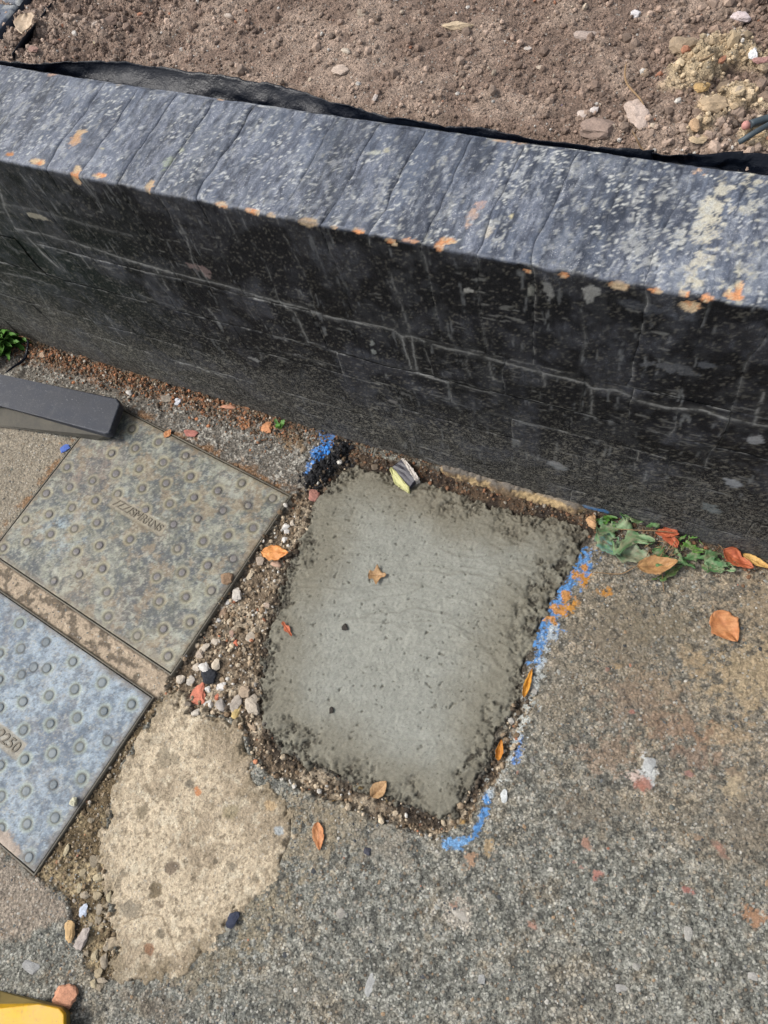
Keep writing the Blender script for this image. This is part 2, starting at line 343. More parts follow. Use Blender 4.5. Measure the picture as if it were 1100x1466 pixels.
def ground(x, y):
    """height, base colour, aux of the whole pavement"""
    n_lo = fbm(x, y, 5, 1, 4); n_m = fbm(x, y, 28, 2, 4, .6); n_h = fbm(x, y, 130, 3, 3, .65); n_hh = vn(x, y, 330, 9)
    rag = fbm(x, y, 75, 4, 4, .7) - .5
    z = (n_m - .5) * .0035 + (n_h - .5) * .0022 + (n_hh - .5) * .0012 + (n_lo - .5) * .006
    gx = ss(-.5, .35, x) * ss(-.1, .45, y)
    c = mixc(np.broadcast_to(S(134, 134, 124), x.shape + (3,)), S(142, 130, 112), np.clip(gx * .8 + (n_lo - .5) * .8, 0, 1))
    c = mixc(c, S(162, 148, 124), ss(.50, .66, n_m + (n_lo - .5) * .4 + gx * .10 - .05) * .45)
    # worn film: sharp light flakes and dark open texture, a few millimetres across
    fl = fbm(x, y, 105, 5, 4, .72); fl2 = fbm(x, y, 62, 6, 4, .75)
    c = mixc(c, mixc(np.broadcast_to(S(186, 184, 172), c.shape), S(184, 164, 136), np.clip(gx + (n_lo - .5), 0, 1)), ss(.575, .64, fl) * .66)
    c = mixc(c, S(176, 160, 134), ss(.56, .62, fl2) * (.12 + .60 * gx))
    c = mixc(c, S(66, 66, 62), ss(.44, .37, fl) * .62); c = mixc(c, S(84, 80, 72), ss(.42, .35, fl2) * .35)
    z = z + (fl - .5) * .003
    c = c * (.84 + .36 * n_h + .14 * (n_hh - .5))[..., None]
    agg = 1 - .35 * gx; wet = np.zeros(x.shape)
    def lay(P, col, amp=.03, w=.004, aggv=None, blend=1.0, off=0.0):
        nonlocal c, agg
        d = sdf(x, y, P) + rag * amp + off; m = ss(w, -w, d) * blend; c = mixc(c, col, m)
        if aggv is not None: agg = agg * (1 - m) + aggv * m
        return d, m
    tex = (.78 + .44 * n_h)[..., None]
    d, m = lay(P_UPL, np.broadcast_to(S(158, 148, 130), c.shape) * tex, .02, .006, .7)
    d, m = lay(P_TOP, np.broadcast_to(S(126, 120, 110), c.shape) * (.6 + .8 * n_h)[..., None], .03, .008, 1.0)
    c = mixc(c, S(196, 192, 180), m * ss(.60, .66, n_h + .3 * (n_m - .5)) * .7)
    z = z + m * ((n_h - .5) * .006)
    d, m = lay(P_PINK, np.broadcast_to(S(158, 146, 130), c.shape) * (.62 + .7 * n_h)[..., None], .05, .012, .8)
    d, m = lay(P_STRIP, mixc(np.broadcast_to(S(186, 168, 144), c.shape) * tex, S(120, 108, 92), ss(.50, .62, fbm(x, y, 60, 21, 4))), .01, .004, .35)
    # stains
    for px, py, rx, ry, a, col, k in SPOTS:
        p = at(px, py); e = 1.62e-3; q = at(px + 1, py) - p; th = math.atan2(q[1], q[0]) - a
        dx, dy = x - p[0], y - p[1]; R0 = max(rx, ry) * e * 2.4
        sel = (np.abs(dx) < R0) & (np.abs(dy) < R0)
        if not sel.any(): continue
        u = (dx[sel] * math.cos(th) + dy[sel] * math.sin(th)) / (rx * e); v = (-dx[sel] * math.sin(th) + dy[sel] * math.cos(th)) / (ry * e)
        big = rx > 16
        mm = ss(0, .3, 1 - np.hypot(u, v) * (1.25 if not big else 1) + k * 2.6 * rag[sel] + (n_h[sel] - .5) * 1.3 + (fl[sel] - .5) * 1.6) * (.62 if big else .92)
        col = col * .45 + S(140, 132, 120) * .55 if (col[0] > col[2] * 3.0 and rx < 14 and px > 640 and py > 930) else col
        c[sel] = mixc(c[sel], col * (.85 + .3 * n_h[sel])[..., None], mm); agg[sel] = agg[sel] * (1 - mm * (.25 if big else .7)); z[sel] += mm * .0008
    # dirt: gravel bands
    dg = sdf(x, y, P_GRAV) + rag * .03; mg = ss(.005, -.006, dg)
    dc = sdf(x, y, P_CEM)
    dirt = mixc(np.broadcast_to(S(128, 112, 92), c.shape), S(182, 166, 142), ss(.45, .62, n_m)) * (.45 + 1.05 * n_h)[..., None]
    dirt = mixc(dirt, S(58, 50, 42), ss(.030, .002, dc + (n_m - .5) * .07) * .85)
    c = mixc(c, dirt, mg); agg = agg * (1 - mg) + .75 * mg
    z = z - mg * (.009 + .006 * n_m) + mg * (n_h - .5) * .010
    dgp = sdf(x, y, P_GAP) + rag * .012; mgp = ss(.004, -.003, dgp)
    c = mixc(c, mixc(np.broadcast_to(S(98, 80, 62), c.shape), S(62, 50, 40), ss(.4, .6, n_m)) * (.6 + .8 * n_h)[..., None], mgp); z = z - mgp * (.003 - .006 * (n_h - .5)); agg = agg * (1 - mgp) + .5 * mgp
    # wet dark rim just outside the cement
    rim = ss(.012, .0, dc + rag * .03) * (1 - mg)
    c = mixc(c, S(58, 50, 42), rim * .8)
    dg2 = sdf(x, y, P_GRAV2) + rag * .03; mg2 = ss(.004, -.005, dg2)
    dirt2 = mixc(np.broadcast_to(S(116, 100, 74), c.shape), S(172, 154, 120), ss(.45, .6, n_m)) * (.5 + .95 * n_h)[..., None]
    edge = ss(-.014, -.001, dg2); dirt2 = mixc(dirt2, S(66, 54, 40), edge * .75)
    c = mixc(c, dirt2, mg2); agg = agg * (1 - mg2) + .8 * mg2
    z = z - mg2 * .005 + mg2 * (n_h - .5) * .009
    # worn dark seams and spray paint
    for P, wd, k, col in ((BLUE_LINE, .0165, 1, S(84, 146, 208)), (BLUE2, .0088, .45, S(88, 150, 212)), (BLUE3, .010, .7, S(120, 172, 222)), (BLUE4, .008, 1.1, S(96, 142, 206)), (BLUE5, .024, .5, S(62, 142, 220)), (BLUE6, .012, 1, S(98, 150, 216))):
        dl = lsd(x, y, P); m = ss(-.02, .25, 1 - dl / wd + (k * 2.2 + 1.2) * rag + (n_h - .5) * (1.0 * k + .9) - .12) * ss(.28, .44, fl + (.5 - k * .3) * .22)
        c = mixc(c, col * (.92 + .16 * n_hh)[..., None], m * .86); agg = agg * (1 - m * .35)
    dl = lsd(x, y, WHITE_L); m = ss(0, .15, 1 - dl / .013 + 4.2 * rag + (n_h - .5) * 2 - .55); c = mixc(c, S(198, 202, 196), m * .8)
    for (px, py, r) in ((826,824,5),(812,858,6),(800,872,6),(836,812,3),(790,885,5)):
        p = at(px, py); m = ss(0, .2, 1 - np.hypot(x - p[0], y - p[1]) / (r * .0021) + 3 * rag); c = mixc(c, S(206, 142, 52), m * .9)
    # black tar by the wall end of the hole
    for px, py, r in ((478,650,.036),(462,668,.034),(448,688,.030),(490,640,.026),(494,660,.02)):
        p = at(px, py); m = ss(0, .25, 1 - np.hypot(x - p[0], y - p[1]) / r + 2.6 * rag - .05)
        bl = ss(.0, .02, lsd(x, y, BLUE5) - .012 + rag * .05)
        c = mixc(c, S(36, 36, 38), m * .95 * bl); wet = np.maximum(wet, m * .7 * bl); z = z + m * (.004 + .010 * (n_h - .5))
    # rusty moss and grit along the foot of the wall
    dw = Y_WALL - y; rw = ss(.075, .018, dw + rag * .09 + ss(-1.15, -.85, x) * .03) * ss(-.84, -.90, x + rag * .3)
    m = rw * ss(.38, .52, n_m * .5 + n_h * .5)
    c = mixc(c, mixc(np.broadcast_to(S(158, 112, 76), c.shape), S(118, 96, 70), ss(.4, .6, fbm(x, y, 90, 31, 3))), m * .9); z = z + m * (.003 + .005 * n_h)
    # soil line tucked along the rest of the wall
    foot = ss(.022, .004, dw + rag * .04) * ss(-.9, -.8, x); c = mixc(c, S(84, 72, 58), foot * .85); z = z + foot * .004
    # rust beside the cover's edges
    r1 = rect_sd(x, y, C1); r2 = rect_sd(x, y, C2); rr = np.minimum(r1, r2)
    u1, v1 = loc_uv(x, y, C1)
    m = ss(.030, .004, r1 + rag * .05) * ((v1 > HY - .01) | (u1 < -HX + .01)) * ss(.45, .55, n_m)
    c = mixc(c, S(150, 108, 66), m * .75)
    m = ss(.006, .001, rr); c = mixc(c, S(78, 68, 56), m * .7)
    # openings under covers, patches and cement
    z = np.where(rr < -.004, -.035, z)
    do = sdf(x, y, P_OLD); z = z - .012 * ss(-.002, -.012, do)
    z = z - .026 * ss(.002, -.016, dc) - .003 * ss(.016, .003, dc)
    aux = np.stack([agg, wet, agg * 0], -1)
    return z, np.clip(c, .004, 1), aux

# ------------------------------------------------------------------ the ground sheet
fx = np.arange(-1.80, .52, .0023); fy = np.arange(-.78, .672, .0023)
out = lambda a, n, far: a + np.sign(far) * (np.linspace(0, 1, n + 1)[1:] ** 2.5) * abs(far)
xs = np.concatenate([out(fx[0], 34, -6)[::-1], fx, out(fx[-1], 34, 6)])
ys = np.concatenate([out(fy[0], 34, -6)[::-1], fy, out(fy[-1], 24, 6)])
X, Y = np.meshgrid(xs, ys, indexing='ij')
Z, C, A = ground(X, Y)
Z = np.where(Y > .69, -.02, Z)
V = np.stack([X, Y, Z], -1).reshape(-1, 3)
pavement = tag(link('pavement', mesh_np('pavement', V, quads(len(xs), len(ys)), C.reshape(-1, 3), A.reshape(-1, 3)), M_GROUND), 'worn grey asphalt pavement with tan stains and blue paint marks', kind='structure')
def gz(x, y):
    z, c, a = ground(np.array([x], float), np.array([y], float)); return float(z[0])

# aggregate standing proud of the worn surface
def agg_scatter():
    n = 26000; x = rng.uniform(-1.6, .5, n); y = rng.uniform(-.75, .64, n)
    z, c, a = ground(x, y)
    d1 = np.minimum(rect_sd(x, y, C1), rect_sd(x, y, C2)); do = sdf(x, y, P_OLD); dc = sdf(x, y, P_CEM); dg = sdf(x, y, P_GRAV)
    inside_view = np.array([abs(((np.array([x[i], y[i], 0]) - CP) @ CR) / ((np.array([x[i], y[i], 0]) - CP) @ CF)) < .60 for i in range(n)])
    k = (d1 > .008) & (do > .004) & (dc > .01) & (dg > 0) & inside_view & (a[:, 0] > .3) & (rng.random(n) < .5)
    x, y, z = x[k], y[k], z[k]; n = len(x)
    s = np.clip(rng.lognormal(math.log(.0042), .42, n), .0022, .015)
    pal = np.array([S(150,150,142), S(176,172,162), S(96,98,98), S(70,72,74), S(158,134,106), S(190,186,176), S(112,116,110), S(126,112,96), S(172,120,96)])
    w_ = np.array([.22,.13,.18,.13,.10,.05,.12,.06,.01]); ci = rng.choice(len(pal), n, p=w_ / w_.sum())
    return scatter('aggregate', np.stack([x, y, z], 1), s, pal[ci], (.3, .6), 1, .74, .12, 14, 5, .25)
o = link('aggregate', agg_scatter(), M_STONE, pavement); o['kind'] = 'stuff'

# ------------------------------------------------------------------ fresh cement patch
def patch(name, P, step, fn, mat, margin=.010):
    x0, y0 = P.min(0) - .02; x1, y1 = P.max(0) + .02
    ax_, ay_ = np.arange(x0, x1, step), np.arange(y0, y1, step); X, Y = np.meshgrid(ax_, ay_, indexing='ij')
    d = sdf(X, Y, P); z, c, a, dd = fn(X, Y, d)
    V = np.stack([X, Y, z], -1).reshape(-1, 3)
    V, F, c, a = prune(V, quads(len(ax_), len(ay_)), (dd < margin).ravel(), c.reshape(-1, 3), a.reshape(-1, 3))
    cen = P.mean(0); return link(name, mesh_np(name, V, F, c, a), mat, None, (cen[0], cen[1], 0))
def f_cem(x, y, d):
    rag = fbm(x, y, 45, 41, 5, .7) - .5; d = d + rag * .050 - .001
    # trowel sweeps: arcs round a point beyond the hole
    cx, cy = at(470, 1420)[:2]; r = np.hypot(x - cx, y - cy); th = np.arctan2(y - cy, x - cx)
    wb = (fbm(x, y, 9, 42, 3) - .5) * .05; arc = fbm(r + wb, th * .16, 100, 43, 4, .6); arc2 = fbm(r + wb, th * .10, 22, 44, 3, .6); ak = ss(.36, .62, fbm(x, y, 7, 39, 3))
    n1 = fbm(x, y, 60, 45, 4, .6); n2 = fbm(x, y, 190, 46, 3, .7); lo = fbm(x, y, 6, 47, 3)
    edge = ss(-.065, -.004, d + (fbm(x, y, 14, 36, 3) - .5) * .13)
    lump = fbm(x, y, 95, 48, 3, .6)
    ridge = 1 - np.abs(2 * arc2 - 1); z = -.001 + .0030 * (arc2 - .5) + (.0008 + .0018 * ak) * (arc - .5) + .0012 * ss(.88, 1, ridge) * ak + (vn(x, y, 420, 38) - .5) * .0009 + .0014 * (n1 - .5) + .0012 * (n2 - .5) + (lo - .5) * .004
    z = z + edge * ((lump - .5) * .012 - .0015) + (fbm(x, y, 300, 50, 2, .7) - .5) * .0016 - .018 * ss(-.004, .010, d)
    holes = ss(.745, .80, fbm(x, y, 120, 49, 3, .7) + edge * .10 + (lo - .5) * .10); z = z - holes * .004
    c = mixc(np.broadcast_to(S(136, 132, 116), x.shape + (3,)), S(158, 159, 148), ss(-.04, -.17, d + (lo - .5) * .12))
    c = mixc(c, S(96, 90, 74), edge * .55 * ss(.42, .60, n1))
    cr = fbm(x, y, 75, 40, 4, .75); c = mixc(c, S(60, 54, 44), ss(.57, .63, cr + edge * .06 - .03) * edge * .85); z = z - ss(.57, .63, cr + edge * .06 - .03) * edge * .005; c = mixc(c, S(92, 84, 70), ss(-.006, .008, d) * .75)
    c = mixc(c, S(104, 100, 88), holes * .6); c = c * (.92 + (.05 + .16 * ak) * (arc - .3) + .30 * (n2 - .5) + .16 * (vn(x, y, 400, 37) - .5))[..., None]; c = mixc(c, S(110, 106, 92), ss(.95, .99, ridge) * .28 * (1 - edge) * ak)
    # browner tone mixed into the head end against the wall
    c = mixc(c, S(132, 124, 106), ss(.46, .62, y + (lo - .5) * .2) * .45)
    return z, np.clip(c, .01, 1), np.zeros(x.shape + (3,)), d
tag(patch('cement_patch', P_CEM, .0021, f_cem, M_CEMENT, .010), 'freshly trowelled grey cement filling the hole beside the black wall', 'cement patch')

def f_old(x, y, d):
    rag = fbm(x, y, 50, 51, 4, .65) - .5; d = d + rag * .075
    n1 = fbm(x, y, 40, 52, 4, .6); n2 = fbm(x, y, 170, 53, 3, .7); lo = fbm(x, y, 9, 54, 4)
    z = .0015 + (n1 - .5) * .003 + (n2 - .5) * .002 + (lo - .5) * .005 - .012 * ss(-.006, .010, d)
    c = mixc(np.broadcast_to(S(208, 191, 163), x.shape + (3,)), S(176, 160, 135), ss(.45, .62, lo))
    fl = fbm(x, y, 110, 56, 4, .75); fl2 = fbm(x, y, 60, 57, 4, .7); c = mixc(c, S(126, 114, 94), ss(.41, .34, fl) * .6); c = mixc(c, S(222, 210, 184), ss(.57, .65, fl2) * .5); z = z + (fl - .5) * .004; c = mixc(c, S(120, 106, 84), ss(.66, .70, fbm(x, y, 150, 58, 2, .5)) * .5)
    c = mixc(c, S(140, 126, 102), ss(-.045, .006, d + (lo - .5) * .05) * .8 * ss(.3, .55, n1))
    st = ss(.70, .76, n2 * .7 + n1 * .3 + .04); c = mixc(c, S(106, 94, 76), st * .7); c = c * (.84 + .32 * n2)[..., None]
    for px, py, rx, col, dep in ((240,1081,15,S(150,138,116),0),(222,1274,9,S(112,98,74),.002),(229,1295,6,S(112,98,80),.001),(186,1302,12,S(140,130,112),0),(247,1244,8,S(104,90,76),.001),(216,1358,7,S(144,104,76),0),(331,1163,10,S(150,138,110),0),(284,1132,5,S(200,130,80),0),
                             (400,1190,6,S(176,184,186),0),(310,1232,5,S(110,100,84),.001),(265,1372,5,S(120,106,88),.001),(232,1338,6,S(126,116,98),.001),(270,1122,7,S(120,112,98),0),(205,1163,8,S(134,122,100),0),(335,1240,5,S(150,140,120),0),(388,1155,9,S(198,170,130),0)):
        p = at(px, py); m = ss(0, .3, 1 - np.hypot(x - p[0], (y - p[1]) * 1.3) / (rx * .0018) + rag * 2); c = mixc(c, col, m * .8); z = z - m * dep
    # hairline crack
    dl = lsd(x + rag * .01, y, poly([(176,1322),(196,1314),(214,1308),(232,1312),(246,1345),(256,1370)])); m = ss(.0022, .0006, dl); c = mixc(c, S(120, 104, 78), m * .6); z = z - m * .001
    a = np.zeros(x.shape + (3,)); a[..., 0] = .5
    return z, np.clip(c, .01, 1), a, d
tag(patch('concrete_patch', P_OLD, .0022, f_old, M_PATCH, .012), 'old pale tan concrete patch beside the corner of the blue grey cover', 'concrete patch')

# ------------------------------------------------------------------ access covers
ST1 = [(436,125),(448,188),(523,168),(460,255),(538,235),(612,213),(370,205),(383,272),(224,250),(308,295),(390,338),(470,320),(548,303),(628,281),(178,285),(232,316),(718,328),(797,303),(640,350),(560,370),(480,390),(316,360),(240,384),(155,336),(88,422),(165,405),(322,432),(248,452),(653,420),(735,393),(817,376),(897,353),(573,438),(330,507),(170,470),(92,495),(15,515),(254,528),(340,583),(181,624),(264,602),(354,660),(586,517),(670,493),(752,474),(833,450),(518,610),(600,596),(685,573),(768,550),(430,487),(358,740),(526,690),(614,676),(697,655),(454,803),(540,781),(628,759),(555,870)]
ST1 = [(a * .4364, 560 + b * .4364) for a, b in ST1]
ST2 = [(104,184),(110,310),(236,278),(174,403),(240,408),(114,440),(371,375),(380,513),(251,545),(122,575),(391,655),(258,685),(124,717),(516,480),(526,623),(664,588),(543,770),(404,801),(268,833),(130,864),(413,960),(273,990),(136,1022),(541,840),(142,1186),(282,1155),(150,1354),(5,335),(3,465),(5,605),(8,893),(10,1050),(10,1210),(10,1385)]
ST2 = [(a * .2864, 840 + b * .2864) for a, b in ST2]
def stud_mesh(r=.0098, h=.0022, n=18):
    V = []; rings = [(1.0, -.0006), (.97, h * .6), (.86, h), (.45, h * 1.04)]
    for rr, z in rings:
        for k in range(n): V.append((rr * r * math.cos(2 * math.pi * k / n), rr * r * math.sin(2 * math.pi * k / n), z))
    V.append((0, 0, h * 1.05)); F = []
    for i in range(3):
        for k in range(n): a = i * n + k; b = i * n + (k + 1) % n; F.append((a, b, b + n, a + n))
    for k in range(n): F.append((3 * n + k, 3 * n + (k + 1) % n, 4 * n))
    me = bpy.data.meshes.new('stud'); me.from_pydata(V, [], F); me.polygons.foreach_set('use_smooth', [True] * len(F)); return me
def mat_stud(name, top, rim):
    q = NT(name); n = q.noise(300, 5, .75); n2 = q.noise(35, 2, .5)
    c = q.mix(q.ramp(n, .35, .65), tuple(top * .75), tuple(top * 1.2)); c = q.mix(q.ramp(n2, .45, .6), c, tuple(rim))
    return q.done(c, .55, q.bump(n, .4, .001), .5)
M_STUD1 = mat_stud('worn_stud_warm', S(104, 100, 100), S(128, 122, 108)); M_STUD2 = mat_stud('worn_stud_blue', S(92, 104, 110), S(112, 122, 126))
def cover(name, c0, studs, label, tint, word, wpx, msd, wscale=.030):
    HY = HY2 if tint == 'blue' else .238
    t = empty(name, (c0[0], c0[1], 0)); tag(t, label, 'access cover', 'studded metal access covers in the pavement')
    lx = .0045
    pts = np.array([at(*s)[:2] for s in studs]); su, sv = loc_uv(pts[:, 0], pts[:, 1], c0)
    kk = (np.abs(su) < HX - .016) & (np.abs(sv) < HY - .016); su, sv = su[kk], sv[kk]
    # plate: height field in its own axes
    step = .0028; us = np.arange(-HX + lx + .001, HX - lx, step); vs = np.arange(-HY + lx + .001, HY - lx, step)
    U, Vv = np.meshgrid(us, vs, indexing='ij'); x, y = uv_loc(U, Vv, c0)
    d = np.full(U.shape, 9.)
    for a, b in zip(su, sv): d = np.minimum(d, np.hypot(U - a, Vv - b))
    lo = fbm(x, y, 9, 61, 4); m = fbm(x, y, 45, 62, 4, .65); h = fbm(x, y, 160, 63, 3, .7)
    ed = np.minimum(HX - lx - np.abs(U), HY - lx - np.abs(Vv))
    z = .0035 + (m - .5) * .0010 + (h - .5) * .0007 - .001 * ss(.004, 0, ed)
    if tint == 'warm':
        c = mixc(np.broadcast_to(S(88, 93, 92), U.shape + (3,)), S(124, 124, 108), ss(.40, .62, m))
        c = mixc(c, S(134, 120, 100), ss(.52, .66, lo) * .6); c = mixc(c, S(178, 184, 174), ss(.60, .70, fbm(x, y, 38, 64, 5, .7)) * .55)
        pp = at(95, 765); c = mixc(c, S(150, 168, 176), ss(.09, .02, np.hypot(x - pp[0], y - pp[1])) * ss(.45, .6, fbm(x, y, 60, 65, 4, .7)) * .8)
        pp = at(135, 670); c = mixc(c, S(140, 122, 108), ss(.11, .03, np.hypot(x - pp[0], y - pp[1]) + (m - .5) * .1) * .6)
        pp = at(110, 830); c = mixc(c, S(144, 126, 100), ss(.10, .02, np.hypot(x - pp[0], y - pp[1]) + (m - .5) * .1) * .55)
        pp = at(240, 920); c = mixc(c, S(150, 134, 112), ss(.07, .01, np.hypot(x - pp[0], y - pp[1]) + (m - .5) * .1) * .5)
        halo = S(164, 156, 124)
    else:
        c = mixc(np.broadcast_to(S(112, 128, 142), U.shape + (3,)), S(138, 154, 166), ss(.40, .62, m))
        c = mixc(c, S(98, 110, 122), ss(.50, .66, lo) * .6); c = mixc(c, S(172, 184, 186), ss(.62, .72, fbm(x, y, 38, 64, 5, .7)) * .5)
        halo = S(160, 170, 154)
    hl = ss(.0215, .0115, d + (m - .5) * .010) * ss(.30, .50, fbm(x, y, 14, 66, 2) + .08)
    bigm = fbm(x, y, 13, 60, 4, .6); c = mixc(c, S(64, 70, 74) if tint == 'warm' else S(84, 98, 114), ss(.52, .64, bigm) * .55); c = mixc(c, S(152, 152, 136) if tint == 'warm' else S(164, 178, 188), ss(.46, .36, bigm) * .45); fl = fbm(x, y, 70, 67, 5, .75); c = mixc(c, S(70, 76, 80) if tint == 'warm' else S(86, 98, 110), ss(.46, .36, fl) * .65); c = mixc(c, S(170, 172, 154) if tint == 'warm' else S(168, 182, 190), ss(.55, .66, fl) * .55)
    rs = fbm(x, y, 26, 68, 5, .75); c = mixc(c, S(150, 128, 96), ss(.56, .66, rs) * (.5 if tint == 'warm' else .15)); gr = fbm(x, y, 180, 69, 3, .8); c = mixc(c, S(178, 174, 156), ss(.62, .70, gr) * .45); c = mixc(c, S(52, 54, 54), ss(.38, .31, gr) * .45)
    c = mixc(c, halo, hl * .75); ringd = ss(.0145, .0105, d); z = z - ringd * .0009; c = mixc(c, S(62, 60, 56), ringd * .75)
    c = mixc(c, S(120, 104, 78), ss(.016, .002, ed + (m - .5) * .02) * .5)
    # sandy smear of concrete
    zz = np.zeros(U.shape)
    if msd is not None:
        ds = sdf(x, y, poly(msd)) + (m - .5) * .035; q = ss(.003, -.003, ds); c = mixc(c, np.broadcast_to(S(164, 148, 132), c.shape) * (.75 + .5 * h)[..., None], q); z = z + q * (.0012 + .0012 * h)
    # worn cartouche of the lettering
    wp = at(*wpx)[:2]; wu, wv = loc_uv(wp[0], wp[1], c0)
    n_ = len(word); hw, hh = n_ * wscale * .36, wscale * .62
    box = np.maximum(np.abs(U - wu) - hw, np.abs(Vv - wv) - hh); q = ss(.004, -.001, box)
    c = mixc(c, np.broadcast_to(S(152, 142, 120), c.shape) * (.8 + .4 * h)[..., None], q * .75); z = z - q * .0012
    c = c * (.84 + .32 * h)[..., None]
    ez = np.stack([x, y, z], -1).reshape(-1, 3)
    link('cover_plate', mesh_np('cover_plate', ez, quads(len(us), len(vs)), np.clip(c, .01, 1).reshape(-1, 3), None), M_COVER, t)
    # frame: upstand round the plate, butt-mitred ring
    bm = bmesh.new(); o_, i_ = 0.0, lx - .0012
    ring = []
    for inset, z_ in ((0, -.033), (-.0, .0022), (.0012, .0032), (i_ - .0006, .0032), (i_, .0020), (i_, -.033)):
        ring.append([bm.verts.new((*uv_loc(sx * (HX - inset), sy * (HY - inset), c0), z_)) for sx, sy in ((-1, -1), (1, -1), (1, 1), (-1, 1))])
    for a, b in zip(ring, ring[1:]):
        for k in range(4): bm.faces.new((a[k], a[(k + 1) % 4], b[(k + 1) % 4], b[k]))
    me = bpy.data.meshes.new('frame'); bm.to_mesh(me); bm.free(); link('frame', me, M_FRAME, t)
    sm = stud_mesh(*((.0084, .0015) if tint == 'warm' else (.0092, .0016))); mt = M_STUD1 if tint == 'warm' else M_STUD2; sm.materials.append(mt)
    for a, b in zip(su, sv):
        ob = bpy.data.objects.new('stud', sm); COL.objects.link(ob); ob.parent = t
        xx, yy = uv_loc(a, b, (0, 0)); ob.location = (xx, yy, .0026); ob.rotation_euler = (0, 0, random.uniform(0, 6)); s_ = random.uniform(.9, 1.08); ob.scale = (s_, s_, random.uniform(.35, 1.0))
    cu = bpy.data.curves.new('lettering', 'FONT'); cu.body = word; cu.size = wscale * 1.15; cu.extrude = .0007; cu.align_x = 'CENTER'; cu.align_y = 'CENTER'; cu.shear = .15; cu.bevel_depth = .0003
    tmp = bpy.data.objects.new('tmp', cu); COL.objects.link(tmp); bpy.context.view_layer.update()
    me = bpy.data.meshes.new_from_object(tmp.evaluated_get(bpy.context.evaluated_depsgraph_get())); bpy.data.objects.remove(tmp); me.name = 'lettering'
    ob = bpy.data.objects.new('lettering', me); COL.objects.link(ob); ob.parent = t; me.materials.clear(); me.materials.append(M_LETTER)
    xx, yy = uv_loc(wu, wv, (0, 0)); ob.location = (xx, yy, .0030); ob.rotation_euler = (0, 0, ANG)
    return t
M_LETTER = mat_plain('worn_raised_letters', S(120, 112, 96), .7, 300, .5, .35)
cover('access_cover', C1, ST1, 'olive grey studded access cover with worn raised lettering, nearest the black wall', 'warm', '7ZZ/SMRRNS', (197, 738), None, .024)
cover('access_cover', C2, ST2, 'blue grey studded access cover next to the tan concrete patch', 'blue', '12250', (8, 1058), [(-90,1120),(-20,1178),(16,1196),(26,1214),(30,1240),(48,1262),(-80,1300)], .030)

# ------------------------------------------------------------------ brick wall under black paint
CHIPS = [(15,219,9,5),(57,230,15,5),(108,249,9,16),(147,248,12,6),(218,262,5,11),(318,289,11,6),(362,298,13,6),(390,303,6,3),(442,313,14,6),(480,321,5,3),(515,327,10,6),(562,341,9,5),(632,345,6,14),(645,340,8,5),(757,384,6,3),(810,389,9,4),(888,405,13,6),(938,412,8,4),(990,434,12,8),(1013,424,9,7),(1052,420,13,6),(1060,410,5,9),(983,418,6,5)]
def arris(px, py):                          # where on the unrolled wall (x, s); s = z on the face, H_WALL + depth on top
    p = at(px, py, H_WALL); 
    if p[1] >= Y_WALL: return p[0], H_WALL + (p[1] - Y_WALL)
    q = on_wall(px, py); return q[0], q[2]
LINES = [
 ([(0,270),(6,296),(22,327),(65,335),(104,345),(144,357),(180,369),(222,380),(264,392),(300,400),(335,408),(370,420),(410,431),(436,437),(465,449),(509,457),(550,464),(566,470),(577,479),(591,477),(613,487),(643,495),(672,501),(700,509),(736,518),(773,529),(809,536),(838,545),(849,553),(882,555),(918,571),(955,580),(1009,585),(1045,598),(1082,607),(1110,611)], .0022, .62),
 ([(577,479),(584,505),(592,526)], .0016, .62),([(591,478),(594,505),(600,527)], .0014, .6),([(592,527),(600,531),(643,543),(700,558),(712,562)], .0016, .5),
 ([(643,543),(647,566),(662,588)], .0014, .4),([(404,430),(422,442),(434,464),(443,486),(466,492)], .0016, .5),([(849,553),(847,590),(862,604)], .0014, .45),
 ([(109,354),(118,368),(130,384)], .0013, .45),([(223,381),(233,396),(243,412)], .0015, .6),([(255,306),(270,338),(277,370),(284,384),(300,392)], .0012, .45),
 ([(320,290),(345,345),(336,337)], .0008, .3),([(200,420),(240,432),(290,450)], .0020, .28),([(40,340),(60,362),(82,382)], .0035, .55),([(0,392),(40,398),(80,410)], .0025, .22),
 ([(0,290),(60,300),(120,318),(190,335)], .0030, .22),([(258,517),(280,521),(300,530)], .0030, .75),([(310,533),(325,538)], .0025, .6),
 ([(150,450),(165,470),(176,484)], .0016, .6),([(300,440),(316,460)], .0018, .5),([(55,420),(70,448)], .0012, .35),
 ([(400,500),(440,510),(490,522)], .0016, .25),([(460,560),(500,575)], .0016, .3),([(700,585),(760,602),(800,612)], .0018, .22),([(620,560),(660,572)], .0016, .3),([(740,640),(770,652),(796,660)], .0022, .30),([(930,610),(960,622)], .0020, .3),
 ([(1080,607),(1090,575),(1094,560)], .0016, .5),([(560,384),(572,420),(590,470)], .0013, .28),([(768,520),(782,535)], .0012, .3),([(672,501),(668,518),(676,535)], .0012, .3),([(778,530),(782,548)], .0016, .45),([(700,510),(708,540)], .0018, .35),
 ([(640,664),(700,684),(760,706),(800,720)], .0028, .75),([(612,652),(640,664)], .0028, .7),([(690,685),(760,712),(812,730)], .0018, .55),([(450,515),(466,520)], .0014, .4),
]
